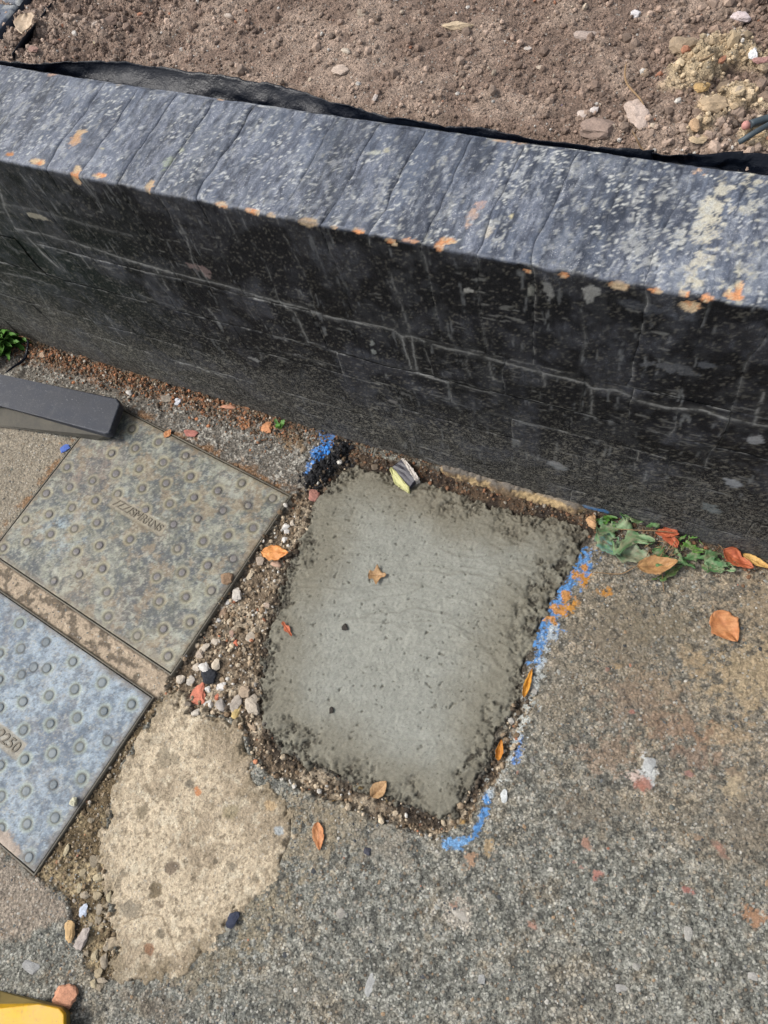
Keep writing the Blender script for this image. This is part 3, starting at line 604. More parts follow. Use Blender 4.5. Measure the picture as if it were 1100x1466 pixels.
FSPOTS = [(468,619,17,8,S(70,146,214),1.2),(476,624,9,7,S(70,146,214),1.2),(452,612,8,3,S(70,140,200),1.0),(856,727,15,4,S(66,128,186),1.1),(842,722,8,3,S(120,150,180),.9),(57,310,15,4,S(200,192,170),.9),(290,383,9,6,S(150,130,126),.8),(800,664,12,7,S(150,154,156),.8),(800,660,9,4,S(160,160,160),.8),(1078,632,6,9,S(176,178,180),.8),(1048,690,7,6,S(158,162,166),.8),(1015,728,10,9,S(140,150,152),.7),(675,412,4,3,S(196,194,186),.8),(788,415,4,8,S(160,160,156),.7),(849,417,5,8,S(186,186,180),.7),(762,410,3,8,S(160,160,150),.6),(535,490,3,7,S(150,154,150),.7),(537,500,3,5,S(150,154,150),.7),
          (470,725,1,1,S(1,1,1),0),(425,505,6,3,S(170,170,170),.6),(365,510,5,3,S(190,190,186),.6),(400,480,8,3,S(150,150,148),.5),(540,580,6,5,S(130,130,128),.5),(580,560,7,3,S(140,140,138),.5),(565,570,5,3,S(150,146,140),.5),(1010,520,6,4,S(120,124,130),.5),(960,525,16,5,S(104,106,110),.6),(940,440,20,6,S(84,88,96),.5)]
TSPOTS = [(110,198,8,10,S(206,160,110),.9),(118,185,8,5,S(200,170,130),.8),(150,210,5,3,S(200,190,150),.7),(245,228,6,10,S(168,176,150),.8),(262,212,4,6,S(180,184,160),.7),(680,305,7,9,S(206,170,140),.9),(694,288,7,7,S(204,160,130),.9),(700,328,4,9,S(190,180,160),.8),(672,318,4,6,S(206,170,140),.8),(734,306,6,5,S(196,184,140),.8),(540,215,8,5,S(190,190,170),.8),(556,212,6,4,S(186,180,150),.7),(590,340,12,3,S(200,150,110),.8),
          (1030,275,9,40,S(180,172,146),.7),(1012,330,11,46,S(192,182,154),.7),(1000,380,10,40,S(190,180,152),.7),(1075,300,8,50,S(178,176,164),.7),(1062,370,9,46,S(190,184,156),.7),(1088,250,12,16,S(190,180,150),.9),(960,340,14,26,S(158,160,154),1.1),(940,375,14,18,S(156,158,154),1.1),(925,300,10,26,S(138,142,146),1.1),(915,345,10,26,S(146,150,150),1.1),
          (760,240,18,26,S(140,146,152),1.1),(730,265,12,24,S(130,136,144),1.1),(470,215,30,8,S(138,142,150),1.1),(550,270,14,16,S(140,146,150),1.1),(240,300,20,6,S(120,130,142),1.1),(735,198,20,4,S(196,164,130),.9),(1005,243,10,5,S(204,166,130),.8),(75,105,7,3,S(206,168,140),.8),(170,118,5,3,S(190,170,140),.8),(320,135,6,4,S(200,160,120),.8)]
def curvey(x): return .012 * (1 - ((x + .55) / .75) ** 2) * -.55     # the wall bows a little towards the road in the middle
def wall_field(x, s):
    """x along, s up the face then back over the top -> offset outward, colour, aux"""
    n1 = fbm(x, s, 12, 71, 4); n2 = fbm(x, s, 55, 72, 4, .65); n3 = fbm(x, s, 190, 73, 3, .7); rag = n2 - .5
    top = ss(H_WALL - .004, H_WALL + .006, s + rag * .008)
    streak = fbm(x, s * .16, 75, 74, 4, .65)
    fc = mixc(np.broadcast_to(S(20, 21, 25), x.shape + (3,)), S(37, 38, 43), ss(.45, .65, n1))
    fc = mixc(fc, S(20, 36, 29), ss(-.85, -1.35, x + (n1 - .5) * .3) * .65)
    low = ss(.46, .0, s + (n1 - .5) * .22); fc = mixc(fc, S(40, 40, 41), low * .30)
    fc = mixc(fc, S(92, 86, 78), ss(.05, .0, s + rag * .06) * .35); fc = mixc(fc, S(84, 80, 74), low * ss(-.9, -1.5, x) * .5)
    fc = mixc(fc, S(92, 92, 92), ss(.58, .66, fbm(x, s * 1.6, 95, 77, 4, .75)) * (.10 + .30 * low))
    fc = mixc(fc, S(74, 76, 80), ss(.56, .70, fbm(x, s * .8, 20, 76, 4, .7)) * .30)
    f1 = fbm(x, s, 230, 91, 3, .7); fc = mixc(fc, S(150, 146, 134), ss(.63, .71, f1 + .05 * low) * (.22 + .36 * low))
    dr = fbm(x, s * .10, 130, 92, 3, .7); fc = mixc(fc, S(120, 122, 122), ss(.68, .76, dr) * ss(.40, .60, fbm(x, s, 40, 93, 3)) * .55)
    sc2 = fbm(x * .22, s, 110, 94, 3, .7); fc = mixc(fc, S(128, 128, 124), ss(.70, .77, sc2) * ss(.50, .62, fbm(x, s, 17, 95, 3)) * .5)
    tc = mixc(np.broadcast_to(S(50, 56, 68), x.shape + (3,)), S(84, 92, 106), ss(.40, .62, streak))
    sp1 = fbm(x, s * .55, 150, 78, 4, .75); sp2 = fbm(x, s * .35, 60, 79, 4, .75); am = np.clip(.55 + (n1 - .5) * 2.2 + ss(-.15, .05, x) * .5 + ss(-.7, -1.2, x) * .3, 0, 1.2)
    tc = mixc(tc, S(158, 162, 166), ss(.60, .65, sp1 + .05 * am) * .80 * np.clip(am + .2, 0, 1)); tc = mixc(tc, S(140, 146, 154), ss(.60, .66, sp2 + .04 * am) * .55 * np.clip(am, 0, 1)); tc = mixc(tc, S(176, 174, 160), ss(.68, .74, sp1 + .05 * am) * .6)
    tc = mixc(tc, S(44, 50, 62), ss(.50, .60, n1) * .35)
    st3 = fbm(x, s * .05, 200, 96, 3, .7); tc = mixc(tc, S(40, 45, 56), ss(.58, .66, st3) * .55); tc = mixc(tc, S(124, 130, 138), ss(.42, .34, st3) * .35 * np.clip(am, 0, 1)); sp3 = fbm(x, s * .8, 300, 98, 2, .6); tc = mixc(tc, S(206, 206, 198), ss(.71, .78, sp3 + .03 * am) * (.15 + .75 * ss(.42, .62, fbm(x, s * .5, 24, 99, 3, .6))))
    c = mixc(fc, tc, top)
    grit = np.clip(low * 1.1 + .18, 0, 1) * (1 - top)
    bl = top * np.clip(.62 + (n1 - .5) * 1.6 + ss(.0, -1.3, x) * .25, .2, 1.1)
    bl = bl + (1 - top) * .18 * ss(.5, .65, n1)
    bare = np.zeros(x.shape); off = (n1 - .5) * .004 + (n2 - .5) * .0016 + (n3 - .5) * .0008
    f = s < H_WALL - .001
    # courses: thin broken pale lines where paint has cracked over the beds
    for k_, sz in enumerate((.4905, .380, .3025, .227, .1515)):
        wv = (fbm(x, s * 0 + k_, 7, 120 + k_, 3) - .5) * .012 + rag * .003; dl = np.abs(s + wv - sz); pm = ss(.46, .60, fbm(x, s * .0 + k_ * 3., 9, 130 + k_, 3))
        m = ss(.0026, .0006, dl) * pm * f * ss(.36, .5, n2); c = mixc(c, S(158, 158, 154), m * (.72 if k_ < 2 else .5)); off = off - m * .0008
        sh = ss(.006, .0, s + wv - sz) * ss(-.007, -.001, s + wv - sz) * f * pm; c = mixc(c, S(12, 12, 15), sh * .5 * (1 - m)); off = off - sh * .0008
    for pl, wd, k in LINES:
        P = [on_wall(*p)[[0, 2]] for p in pl]; sel = f & (x > min(p[0] for p in P) - .03) & (x < max(p[0] for p in P) + .03)
        if not sel.any(): continue
        dl = lsd(x[sel] + rag[sel] * .004, s[sel] + rag[sel] * .004, P); m = ss(wd * 1.5, wd * .4, dl) * ss(.30, .50, n2[sel] + .06); hl = ss(wd * 7, wd, dl) * .22
        c[sel] = mixc(c[sel], S(168, 168, 164), np.clip(m * k * .82 + hl * k * n3[sel] * 1.2, 0, 1)); off[sel] -= m * .0010
    for px, py, rx, ry, col, k in FSPOTS:
        p = on_wall(px, py); e = .0021; m = ss(0, .3, 1 - np.hypot((x - p[0]) / (rx * e), (s - p[2]) / (ry * e)) + rag * 2.6) * f; c = mixc(c, col, m * k * .8)
    for px, py, rx, ry, col, k in TSPOTS:
        if rx * ry > 150: k = k * 2.2; col = col * .5 + S(172, 170, 160) * .5
        p = at(px, py, H_WALL); e = .00115; m = ss(0, .3, 1 - np.hypot((x - p[0]) / (rx * e), (s - H_WALL - (p[1] - Y_WALL)) / (ry * e)) + rag * 3.2 * k + (n3 - .5) * 1.8 * k) * (~f); m = m * (ss(.47, .53, sp1 * .6 + sp2 * .4) if rx * ry > 150 else 1.0); c = mixc(c, col * (.8 + .4 * n3)[..., None], m * .85); bare = np.maximum(bare, m)
    for px, py, rx, ry in CHIPS:
        a, b = arris(px, py); e = .00105; m = ss(0, .14, 1 - np.hypot((x - a) / (rx * e), (s - b) / (ry * e * 1.1)) + rag * 1.8)
        c = mixc(c, mixc(np.broadcast_to(S(214, 150, 104), c.shape), S(206, 182, 148), ss(.42, .6, n2)) * (.85 + .3 * n3)[..., None], m * .96); off -= m * .0016; bare = np.maximum(bare, m); bl = bl * (1 - m)
    # arris lightened to blue grey in patches
    ar = np.exp(-((s - H_WALL) / .004) ** 2); c = mixc(c, S(104, 112, 128), ar * .4 * ss(.4, .6, n2))
    return off, np.clip(c, .004, 1), np.stack([grit, np.clip(bl, 0, 1), bare], -1)
RAD = .005
def warp(x, s):
    return (fbm(x, s, 11, 89, 3) - .5) * .020 + (fbm(x, s, 45, 90, 2) - .5) * .003
def unroll(x, s, off):
    """unrolled wall coordinate to world: face, rounded arris, top"""
    q = RAD * math.pi / 2; a = H_WALL - RAD
    y0 = Y_WALL + curvey(x); s2 = s
    face = s2 <= a; arc = (s2 > a) & (s2 < a + 2 * RAD); t = np.clip((s2 - a) / (2 * RAD), 0, 1) * math.pi / 2
    yy = np.where(face, y0, np.where(arc, y0 + RAD - RAD * np.cos(t), y0 + (s2 - H_WALL)))
    zz = np.where(face, s2, np.where(arc, a + RAD * np.sin(t), H_WALL))
    ny = np.where(face, -1, np.where(arc, -np.cos(t), 0)); nz = np.where(face, 0, np.where(arc, np.sin(t), 1))
    return np.stack([x, yy + ny * off, zz + nz * off], -1)
wall = empty('brick_wall', (-.55, Y_WALL + .1, 0)); tag(wall, 'low black painted brick wall with chipped coping edge holding back the soil', 'brick wall')
def brick(x0, x1, s0, s1, fine, proud, soft=.003):
    """one brick's visible skin with rounded borders and returns into the joint"""
    fx_ = np.concatenate([[x0 + .0001, x0 + soft * .35], np.linspace(x0 + soft, x1 - soft, max(2, int((x1 - x0) / fine))), [x1 - soft * .35, x1 - .0001]])
    fs_ = np.concatenate([[s0 + .0001, s0 + soft * .35], np.linspace(s0 + soft, s1 - soft, max(2, int((s1 - s0) / fine))), [s1 - soft * .35, s1 - .0001]])
    X, Sx = np.meshgrid(fx_, fs_, indexing='ij'); X0, S0 = X, Sx; X = X0 + warp(X0, S0); kz = ss(0, .03, S0) * ss(H_WALL + T_WALL, H_WALL + T_WALL - .05, S0) * ss(.0, .03, np.abs(S0 - H_WALL)); Sx = S0 + warp(X0 + 5, S0) * .35 * kz; off, c, a = wall_field(X, Sx); 
    ex = np.minimum(X0 - x0, x1 - X0); es = np.minimum(S0 - s0, s1 - S0); e = np.clip(np.minimum(ex, es) / soft, 0, 1)
    rnd = (1 - np.sqrt(np.clip(1 - (1 - e) ** 2, 0, 1)))
    jn = fbm(X * 1.0, Sx * .25, 14, 87, 3)
    dep = np.where(Sx > H_WALL, .0026 * ss(.34, .56, jn), (.0019 if s0 > .3 else .0014) * ss(.40, .60, jn)) + .0002
    off = off + proud - rnd * dep
    
    fine_n = fbm(X, Sx, 70, 97, 4, .75)
    c = mixc(c, S(150, 150, 146), rnd * ss(.44, .58, fine_n) * ss(.28, .5, jn) * np.where(Sx < H_WALL - .004, .60, .15))
    tone = 1 + np.random.default_rng(int((x0 + 9) * 1e4)).normal() * .11
    c = mixc(c, S(34, 38, 46), ss(.35, 1, rnd) * np.where(Sx > H_WALL + .006, .35, 0) * ss(.30, .5, jn))
    dk = ss(.010, .0, np.abs(X0 - x1)) * np.where(Sx > H_WALL + .004, 1.0, 0) * np.random.default_rng(int((x0 + 9) * 1e4) + 1).random(); c = mixc(c, S(44, 49, 60), dk * .45)
    V = unroll(X, Sx, off).reshape(-1, 3); c = np.clip(c * tone, .003, 1)
    return mesh_np('brick', V, quads(len(fx_), len(fs_)), c.reshape(-1, 3), a.reshape(-1, 3))
r = np.random.default_rng(11)
S_SOLD = .490
x = -2.35
k = 0
while x < 1.0:
    wd = .0755 + r.normal() * .0015; vis = -1.75 < x < .42
    link('brick', brick(x, x + wd + .0001, S_SOLD, H_WALL + T_WALL - .004, .0032 if vis else .02, r.normal() * .0004, .0055), M_PAINT, wall); x += wd; k += 1
x = -2.32
while x < 1.0:                                        # headers on edge
    wd = .0700 + r.normal() * .003; vis = -1.80 < x < .36
    link('brick', brick(x, x + wd + .0001, .380, .4905, .0034 if vis else .02, r.normal() * .0008, .0050), M_PAINT, wall); x += wd
for row in range(5):
    s0 = .378 - .0755 * (row + 1); x = -2.4 + (.112 if row % 2 else 0)
    while x < 1.0:
        wd = .2250 + r.normal() * .003; vis = -1.98 < x < .36
        link('brick', brick(x, x + wd + .0001, s0, s0 + .0756, .0036 if vis else .03, r.normal() * .0005, .0045), M_PAINT, wall); x += wd
# mortar body behind the joints
xs_ = np.arange(-2.4, 1.05, .006); ss_ = np.concatenate([np.arange(-.03, H_WALL + T_WALL, .006), [H_WALL + T_WALL]])
Xm, Sm = np.meshgrid(xs_, ss_, indexing='ij'); offm, cm, am = wall_field(Xm, Sm)
Vm = unroll(Xm, Sm, offm - .0026).reshape(-1, 3)
link('mortar', mesh_np('mortar', Vm, quads(len(xs_), len(ss_)), cm.reshape(-1, 3), am.reshape(-1, 3)), M_PAINT, wall)
# rear face of the coping, ragged
yb = Y_WALL + T_WALL
xb = np.arange(-2.4, 1.05, .01); zb = np.array([H_WALL - .002, H_WALL - .03, H_WALL - .2])
Xb, Zb = np.meshgrid(xb, zb, indexing='ij'); Yb = yb - .001 + curvey(Xb) - (fbm(Xb, Zb, 40, 81) - .5) * .006
ob = link('mortar', mesh_np('mortar', np.stack([Xb, Yb, Zb], -1).reshape(-1, 3), quads(len(xb), 3), np.broadcast_to(S(60, 62, 66), (Xb.size, 3)), np.zeros((Xb.size, 3))), M_PAINT, wall)
# broken render at the foot of the wall beside the cement
def render_strip():
    P = [on_wall(*p) for p in ((628,672),(700,703),(770,724),(845,745))]; xa, xb_ = P[0][0], P[-1][0]
    xs2 = np.linspace(xa, xb_, 170); ts = np.linspace(0, 1, 16); Xr, Tr = np.meshgrid(xs2, ts, indexing='ij')
    n = fbm(Xr, Tr * .03, 45, 83, 4, .65); n2 = fbm(Xr, Tr * .03, 200, 84, 3)
    prof = np.sin(np.clip(Tr, 0, 1) * math.pi / 2); ends = ss(xa, xa + .03, Xr) * ss(xb_, xb_ - .03, Xr)
    Yr = Y_WALL + curvey(Xr) - .001 - (1 - Tr) ** .6 * (.016 + .022 * (n - .35)) * ends; Zr = -.014 + prof * (.020 + .024 * n) * (.4 + .6 * ends)
    Yr -= (n2 - .5) * .003 * ends
    c = mixc(np.broadcast_to(S(186, 160, 118), Xr.shape + (3,)), S(120, 100, 76), ss(.48, .60, n)); c = mixc(c, S(112, 108, 102), ss(.55, .95, Tr + (n - .5)) * .8)
    c = c * (.7 + .6 * n2)[..., None]
    return mesh_np('broken_render', np.stack([Xr, Yr, Zr], -1).reshape(-1, 3), quads(len(xs2), 16), c.reshape(-1, 3), None)
link('broken_render', render_strip(), M_STONE, wall)

# return wall at the far left corner of the bed
rw = empty('brick_wall', (-1.48, 1.2, 0)); tag(rw, 'end of a second black painted wall running back at the top left corner', 'brick wall')
def return_brick(y0, y1):
    xs2 = np.linspace(-1.60, -1.378, 40); ys2 = np.linspace(y0, y1, 24); Xr, Yr = np.meshgrid(xs2, ys2, indexing='ij')
    n = fbm(Xr, Yr, 60, 91, 4); e = np.minimum(np.minimum(Yr - y0, y1 - Yr), np.minimum(Xr - xs2[0], xs2[-1] - Xr)); rd = np.sqrt(np.clip(1 - (1 - np.clip(e / .006, 0, 1)) ** 2, 0, 1))
    Zr = H_WALL + .004 - (1 - rd) * .008 + (n - .5) * .004
    c = mixc(np.broadcast_to(S(74, 82, 94), Xr.shape + (3,)), S(170, 172, 166), ss(.55, .66, n) * .8); a = np.zeros(Xr.shape + (3,)); a[..., 1] = .9
    # skirt down on the bed side
    V = np.stack([Xr, Yr, Zr], -1); sk = V[-1:].copy(); sk[..., 2] -= .12; sk[..., 0] += .001
    V = np.concatenate([V, sk]); c = np.concatenate([c, c[-1:] * .7]); a = np.concatenate([a, a[-1:]])
    return mesh_np('brick', V.reshape(-1, 3), quads(41, 24), c.reshape(-1, 3), a.reshape(-1, 3))
yy = Y_WALL + T_WALL + .006
while yy < 1.9:
    link('brick', return_brick(yy, yy + .071), M_PAINT, rw); yy += .0755

# ------------------------------------------------------------------ soil bed
def soil(x, y):
    lo = fbm(x, y, 4, 101, 3); m = fbm(x, y, 22, 102, 4, .6); h = fbm(x, y, 90, 103, 4, .7); hh = vn(x, y, 260, 104)
    rough = np.clip(.35 + ss(.0, .35, x + (lo - .5) * .5 + .15) * .9 + ss(-.9, -1.15, x) * .8, .35, 1.3)
    # smoother raked tongue in the middle
    z = H_WALL - .012 + (y - .87) * .04 + (lo - .5) * .03 + (m - .5) * .030 * rough + (h - .5) * .020 * rough + (hh - .5) * .005 + .005 * np.abs(2 * vn(x, y, 120, 106) - 1) * rough
    z = z - ss(.045, .0, y - (Y_WALL + T_WALL)) * .020
    c = mixc(np.broadcast_to(S(140, 119, 104), x.shape + (3,)), S(168, 147, 130), ss(.40, .62, m + (lo - .5) * .5)); c = c * (.42 + 1.10 * h + .1 * (hh - .5))[..., None]
    for px, py, rx, ry in ((975,112,24,14),(1050,72,24,20),(990,100,30,10),(1020,150,16,9),(1070,140,18,10),(980,72,14,9),(1085,196,16,6),(1000,185,8,5),(1060,85,26,12)):
        p = at(px, py, H_WALL); e = .0020; mm = ss(0, .3, 1 - np.hypot((x - p[0]) / (rx * e), (y - p[1]) / (ry * e * 1.2)) + (m - .5) * 2.4 + (h - .5) * 1.2)
        c = mixc(c, mixc(np.broadcast_to(S(174, 152, 120), c.shape), S(196, 176, 144), ss(.4, .6, h)) * (.8 + .4 * hh)[..., None], mm * .85); z = z + mm * .006
    return z, np.clip(c, .01, 1), np.stack([np.full(x.shape, .7), h * 0, h * 0], -1)
sx_ = np.concatenate([np.linspace(-3.2, -1.58, 30)[:-1], np.arange(-1.58, .45, .0052), np.linspace(.45, 2.2, 40)]); sy_ = np.concatenate([np.arange(Y_WALL + T_WALL - .004, 1.55, .0050), np.linspace(1.56, 3.6, 90)])
Xs, Ys = np.meshgrid(sx_, sy_, indexing='ij'); Zs, Cs, As = soil(Xs, Ys)
tag(link('soil', mesh_np('soil', np.stack([Xs, Ys, Zs], -1).reshape(-1, 3), quads(len(sx_), len(sy_)), Cs.reshape(-1, 3), As.reshape(-1, 3)), M_SOIL), 'dry brown crumbly soil in the bed behind the wall', kind='structure')
def clods():
    n = 40000; x = rng.uniform(-1.42, .28, n); y = .872 + rng.random(n) ** 1.1 * .62
    z, c, a = soil(x, y); lo = fbm(x, y, 6, 105, 3)
    dens = .35 + ss(-.30, .05, x) * .6 + ss(-.9, -1.2, x) * .6; k = rng.random(n) < dens * (.6 + .8 * lo); x, y, z, c = x[k], y[k], z[k], c[k]
    s = np.clip(rng.lognormal(math.log(.0058), .55, len(x)), .0028, .030) * (.72 + .42 * ss(-.4, .1, x))
    cc = c * rng.uniform(.6, 1.35, (len(x), 1)); pal = rng.random(len(x)); cc[pal < .02] = S(184, 168, 148); cc[(pal > .03) & (pal < .045)] = S(206, 200, 190); cc[(pal > .045) & (pal < .055)] = S(168, 118, 92)
    return scatter('soil_clods', np.stack([x, y, z], 1), s, cc, (.6, .95), 1, .35, .08, 16, 9, 1)
tag(link('soil_clods', clods(), M_STONE), 'small crumbs and clods of earth lying over the soil bed', 'soil clods', kind='stuff')

# ------------------------------------------------------------------ polythene membrane sticking up behind the coping
def sheet(name, top_pts, lab, hgt=.05, seed=1, lean=.012, z0=H_WALL):
    P = np.array([at(px, py, z0 + .010) for px, py in top_pts]); t = np.linspace(0, 1, len(P)); T = np.linspace(0, 1, 160)
    bx_ = np.interp(T, t, P[:, 0]); by_ = np.interp(T, t, P[:, 1]); nr = 12
    U, Vv = np.meshgrid(np.arange(160), np.linspace(0, 1, nr), indexing='ij')
    x = bx_[U]; f = fbm(x, Vv * .1, 9, seed, 3) - .5; f2 = fbm(x, Vv * .05, 30, seed + 1, 3) - .5
    yb = np.maximum(Y_WALL + T_WALL + .004 + curvey(x), 0)
    y = yb + (by_[U] - yb) * Vv + (f * .030 + f2 * .020) * np.sin(Vv * math.pi); y = np.maximum(y, yb + .0005)
    z = z0 - .030 + Vv * (.036 + .012 * f + .010 * f2) - .004 * np.clip(Vv - .85, 0, 1) * 6 * (f2 > 0)
    ob = link(name, mesh_np(name, np.stack([x, y, z], -1).reshape(-1, 3), quads(160, nr)), M_MEMB, None, (P[:, 0].mean(), P[:, 1].mean(), z0 - .03))
    md = ob.modifiers.new('thickness', 'SOLIDIFY'); md.thickness = .0012
    tag(ob, lab, 'plastic sheet'); return ob
sheet('plastic_membrane', [(-60,84),(20,88),(60,88),(130,86),(200,90),(250,97),(310,104),(360,112),(420,122),(470,140),(500,149),(560,163),(620,173),(700,180),(740,190),(820,203),(890,207),(938,210)], 'long strip of black polythene tucked between the coping and the soil', seed=31)
sheet('plastic_membrane', [(934,216),(980,217),(1010,216),(1050,212),(1080,213),(1130,216),(1190,222)], 'short end of black polythene behind the coping at the right', seed=41)
def side_sheet():
    ys2 = np.linspace(.885, 1.5, 60); vs2 = np.linspace(0, 1, 14); U, W_ = np.meshgrid(ys2, vs2, indexing='ij'); f = fbm(U, W_ * .1, 14, 51, 3) - .5
    x = -1.372 + W_ * .070 + f * .022; z = H_WALL + .004 - .050 * np.sin(W_ * math.pi * .9) + .016 * W_ + f * .02
    ob = link('plastic_membrane', mesh_np('plastic_membrane', np.stack([x, U, z], -1).reshape(-1, 3), quads(60, 14)), M_MEMB, None, (-1.34, 1.1, H_WALL))
    ob.modifiers.new('thickness', 'SOLIDIFY').thickness = .0012; tag(ob, 'crumpled black polythene in the top left corner beside the second wall', 'plastic sheet')
side_sheet()

# ------------------------------------------------------------------ rubber block, strap, yellow foot
def prism(bm, bot, top, zb, zt, bev=0):
    vb = [bm.verts.new((p[0], p[1], z)) for p, z in zip(bot, zb)]; vt = [bm.verts.new((p[0], p[1], z)) for p, z in zip(top, zt)]; n = len(bot)
    bm.faces.new(vb[::-1]); bm.faces.new(vt)
    for k in range(n): bm.faces.new((vb[k], vb[(k + 1) % n], vt[(k + 1) % n], vt[k]))
    if bev: bmesh.ops.bevel(bm, geom=list(bm.edges), offset=bev, segments=4, profile=.5, affect='EDGES')
    bmesh.ops.recalc_face_normals(bm, faces=bm.faces)
def bm_obj(name, bm, mat, parent=None, loc=None, smooth=True):
    me = bpy.data.meshes.new(name); bm.to_mesh(me); bm.free(); me.polygons.foreach_set('use_smooth', [smooth] * len(me.polygons)); o = link(name, me, mat, parent, loc)
    return o
TB = .050
tp = [at(-150, 500, TB)[:2], at(-8, 583, TB + .004)[:2], at(168, 633, TB - .006)[:2], at(184, 578, TB - .006)[:2], at(60, 541, TB)[:2]]
tp = [at(-150, 570, TB)[:2], at(0, 579, TB)[:2], at(150, 621, TB)[:2], at(157, 619, TB)[:2], at(172, 578, TB)[:2], at(168, 570, TB)[:2], at(0, 536, TB)[:2], at(-150, 515, TB)[:2]]
bt = [at(-150, 610)[:2], at(0, 616)[:2], at(120, 628)[:2] , at(186, 592)[:2], at(0, 548)[:2], at(-150, 520)[:2]]
t = empty('barrier_foot', (*at(60, 590)[:2], 0)); tag(t, 'dark grey moulded plastic barrier foot lying over the corner of the cover', 'barrier foot')
bm = bmesh.new(); prism(bm, [p for p in tp], tp, [.018, .018, .026, .026, .026, .026, .018, .018], [TB + .004, TB + .002, TB, TB, TB, TB, TB + .002, TB + .004], .0045); bm_obj('top_slab', bm, M_RUBBER, t, smooth=False)
inn = lambda P, k: [np.array(p) * (1 - k) + np.mean(P, 0) * k for p in P]
bt2 = [at(-150, 602)[:2], at(-4, 612)[:2], at(142, 632)[:2], at(160, 631)[:2], at(178, 600)[:2], at(172, 590)[:2], at(0, 562)[:2], at(-150, 535)[:2]]
bm = bmesh.new(); prism(bm, bt2, inn(tp, .03), [.0065] * 8, [.034] * 8, .003); bm_obj('body', bm, M_RUBBER_SIDE, t, smooth=False)
def tube(name, P, rad, mat, parent=None, seg=8, flat=1.0, loc=None, taper=True):
    P = np.array(P, float); n = len(P); V, F = [], []
    for i in range(n):
        d = P[min(i + 1, n - 1)] - P[max(i - 1, 0)]; d /= np.linalg.norm(d) + 1e-9; a = np.cross(d, [0, 0, 1.]); a = a / (np.linalg.norm(a) + 1e-9); b = np.cross(a, d)
        rr = rad * (1 - .6 * abs(2 * i / (n - 1) - 1) ** 3) if taper else rad
        for k in range(seg): q = 2 * math.pi * k / seg; V.append(P[i] + a * rr * math.cos(q) + b * rr * flat * math.sin(q))
    for i in range(n - 1):
        for k in range(seg): F.append((i * seg + k, i * seg + (k + 1) % seg, (i + 1) * seg + (k + 1) % seg, (i + 1) * seg + k))
    me = mesh_np(name, np.array(V), np.array(F)); bmx = bmesh.new(); bmx.from_mesh(me); bmx.verts.ensure_lookup_table()
    bmx.faces.new([bmx.verts[k] for k in range(seg)][::-1]); bmx.faces.new([bmx.verts[(n - 1) * seg + k] for k in range(seg)]); bmx.to_mesh(me); bmx.free()
    return link(name, me, mat, parent, loc if loc is not None else (None if parent else P[0]))
def path3(pts): return [at(px, py, z) for px, py, z in pts]
def smoothp(P, n=24):
    P = np.array(P); t = np.linspace(0, 1, len(P)); T = np.linspace(0, 1, n); out_ = np.stack([np.interp(T, t, P[:, k]) for k in range(3)], 1)
    for _ in range(3): out_[1:-1] = (out_[:-2] + 2 * out_[1:-1] + out_[2:]) / 4
    return out_
tag(tube('rubber_strap', smoothp(path3([(8,534,.030),(18,526,.022),(30,519,.012),(37,512,.008),(39,500,.012),(41,488,.030),(36,484,.034)])), .0048, M_MEMB, flat=.55), 'thin black rubber strap curling from the barrier foot towards the weed', 'strap')

YT = .045
t = empty('barrier_foot', (*at(30, 1470)[:2], 0)); tag(t, 'bright yellow scuffed plastic barrier foot in the bottom left corner', 'barrier foot')
topy = [at(-200, 1432, YT)[:2], at(0, 1444, YT)[:2], at(56, 1437, YT)[:2], at(86, 1443, YT - .002)[:2], at(92, 1452, YT)[:2], at(94, 1600, YT)[:2], at(-200, 1680, YT)[:2]]
boty = [at(-200, 1398)[:2], at(0, 1418)[:2], at(62, 1432)[:2], at(95, 1439)[:2], at(102, 1448)[:2], at(104, 1600)[:2], at(-200, 1680)[:2]]
bm = bmesh.new(); prism(bm, [np.array(a) * .25 + np.array(b) * .75 for a, b in zip(boty, topy)], topy, [YT - .014] * 7, [YT] * 7, .003); bm_obj('top', bm, M_YELLOW, t, smooth=False)
bm = bmesh.new(); prism(bm, boty, [np.array(a) * .25 + np.array(b) * .75 for a, b in zip(boty, topy)], [.002] * 7, [YT - .0135] * 7, .002); bm_obj('skirt', bm, M_YTOP, t, smooth=False)

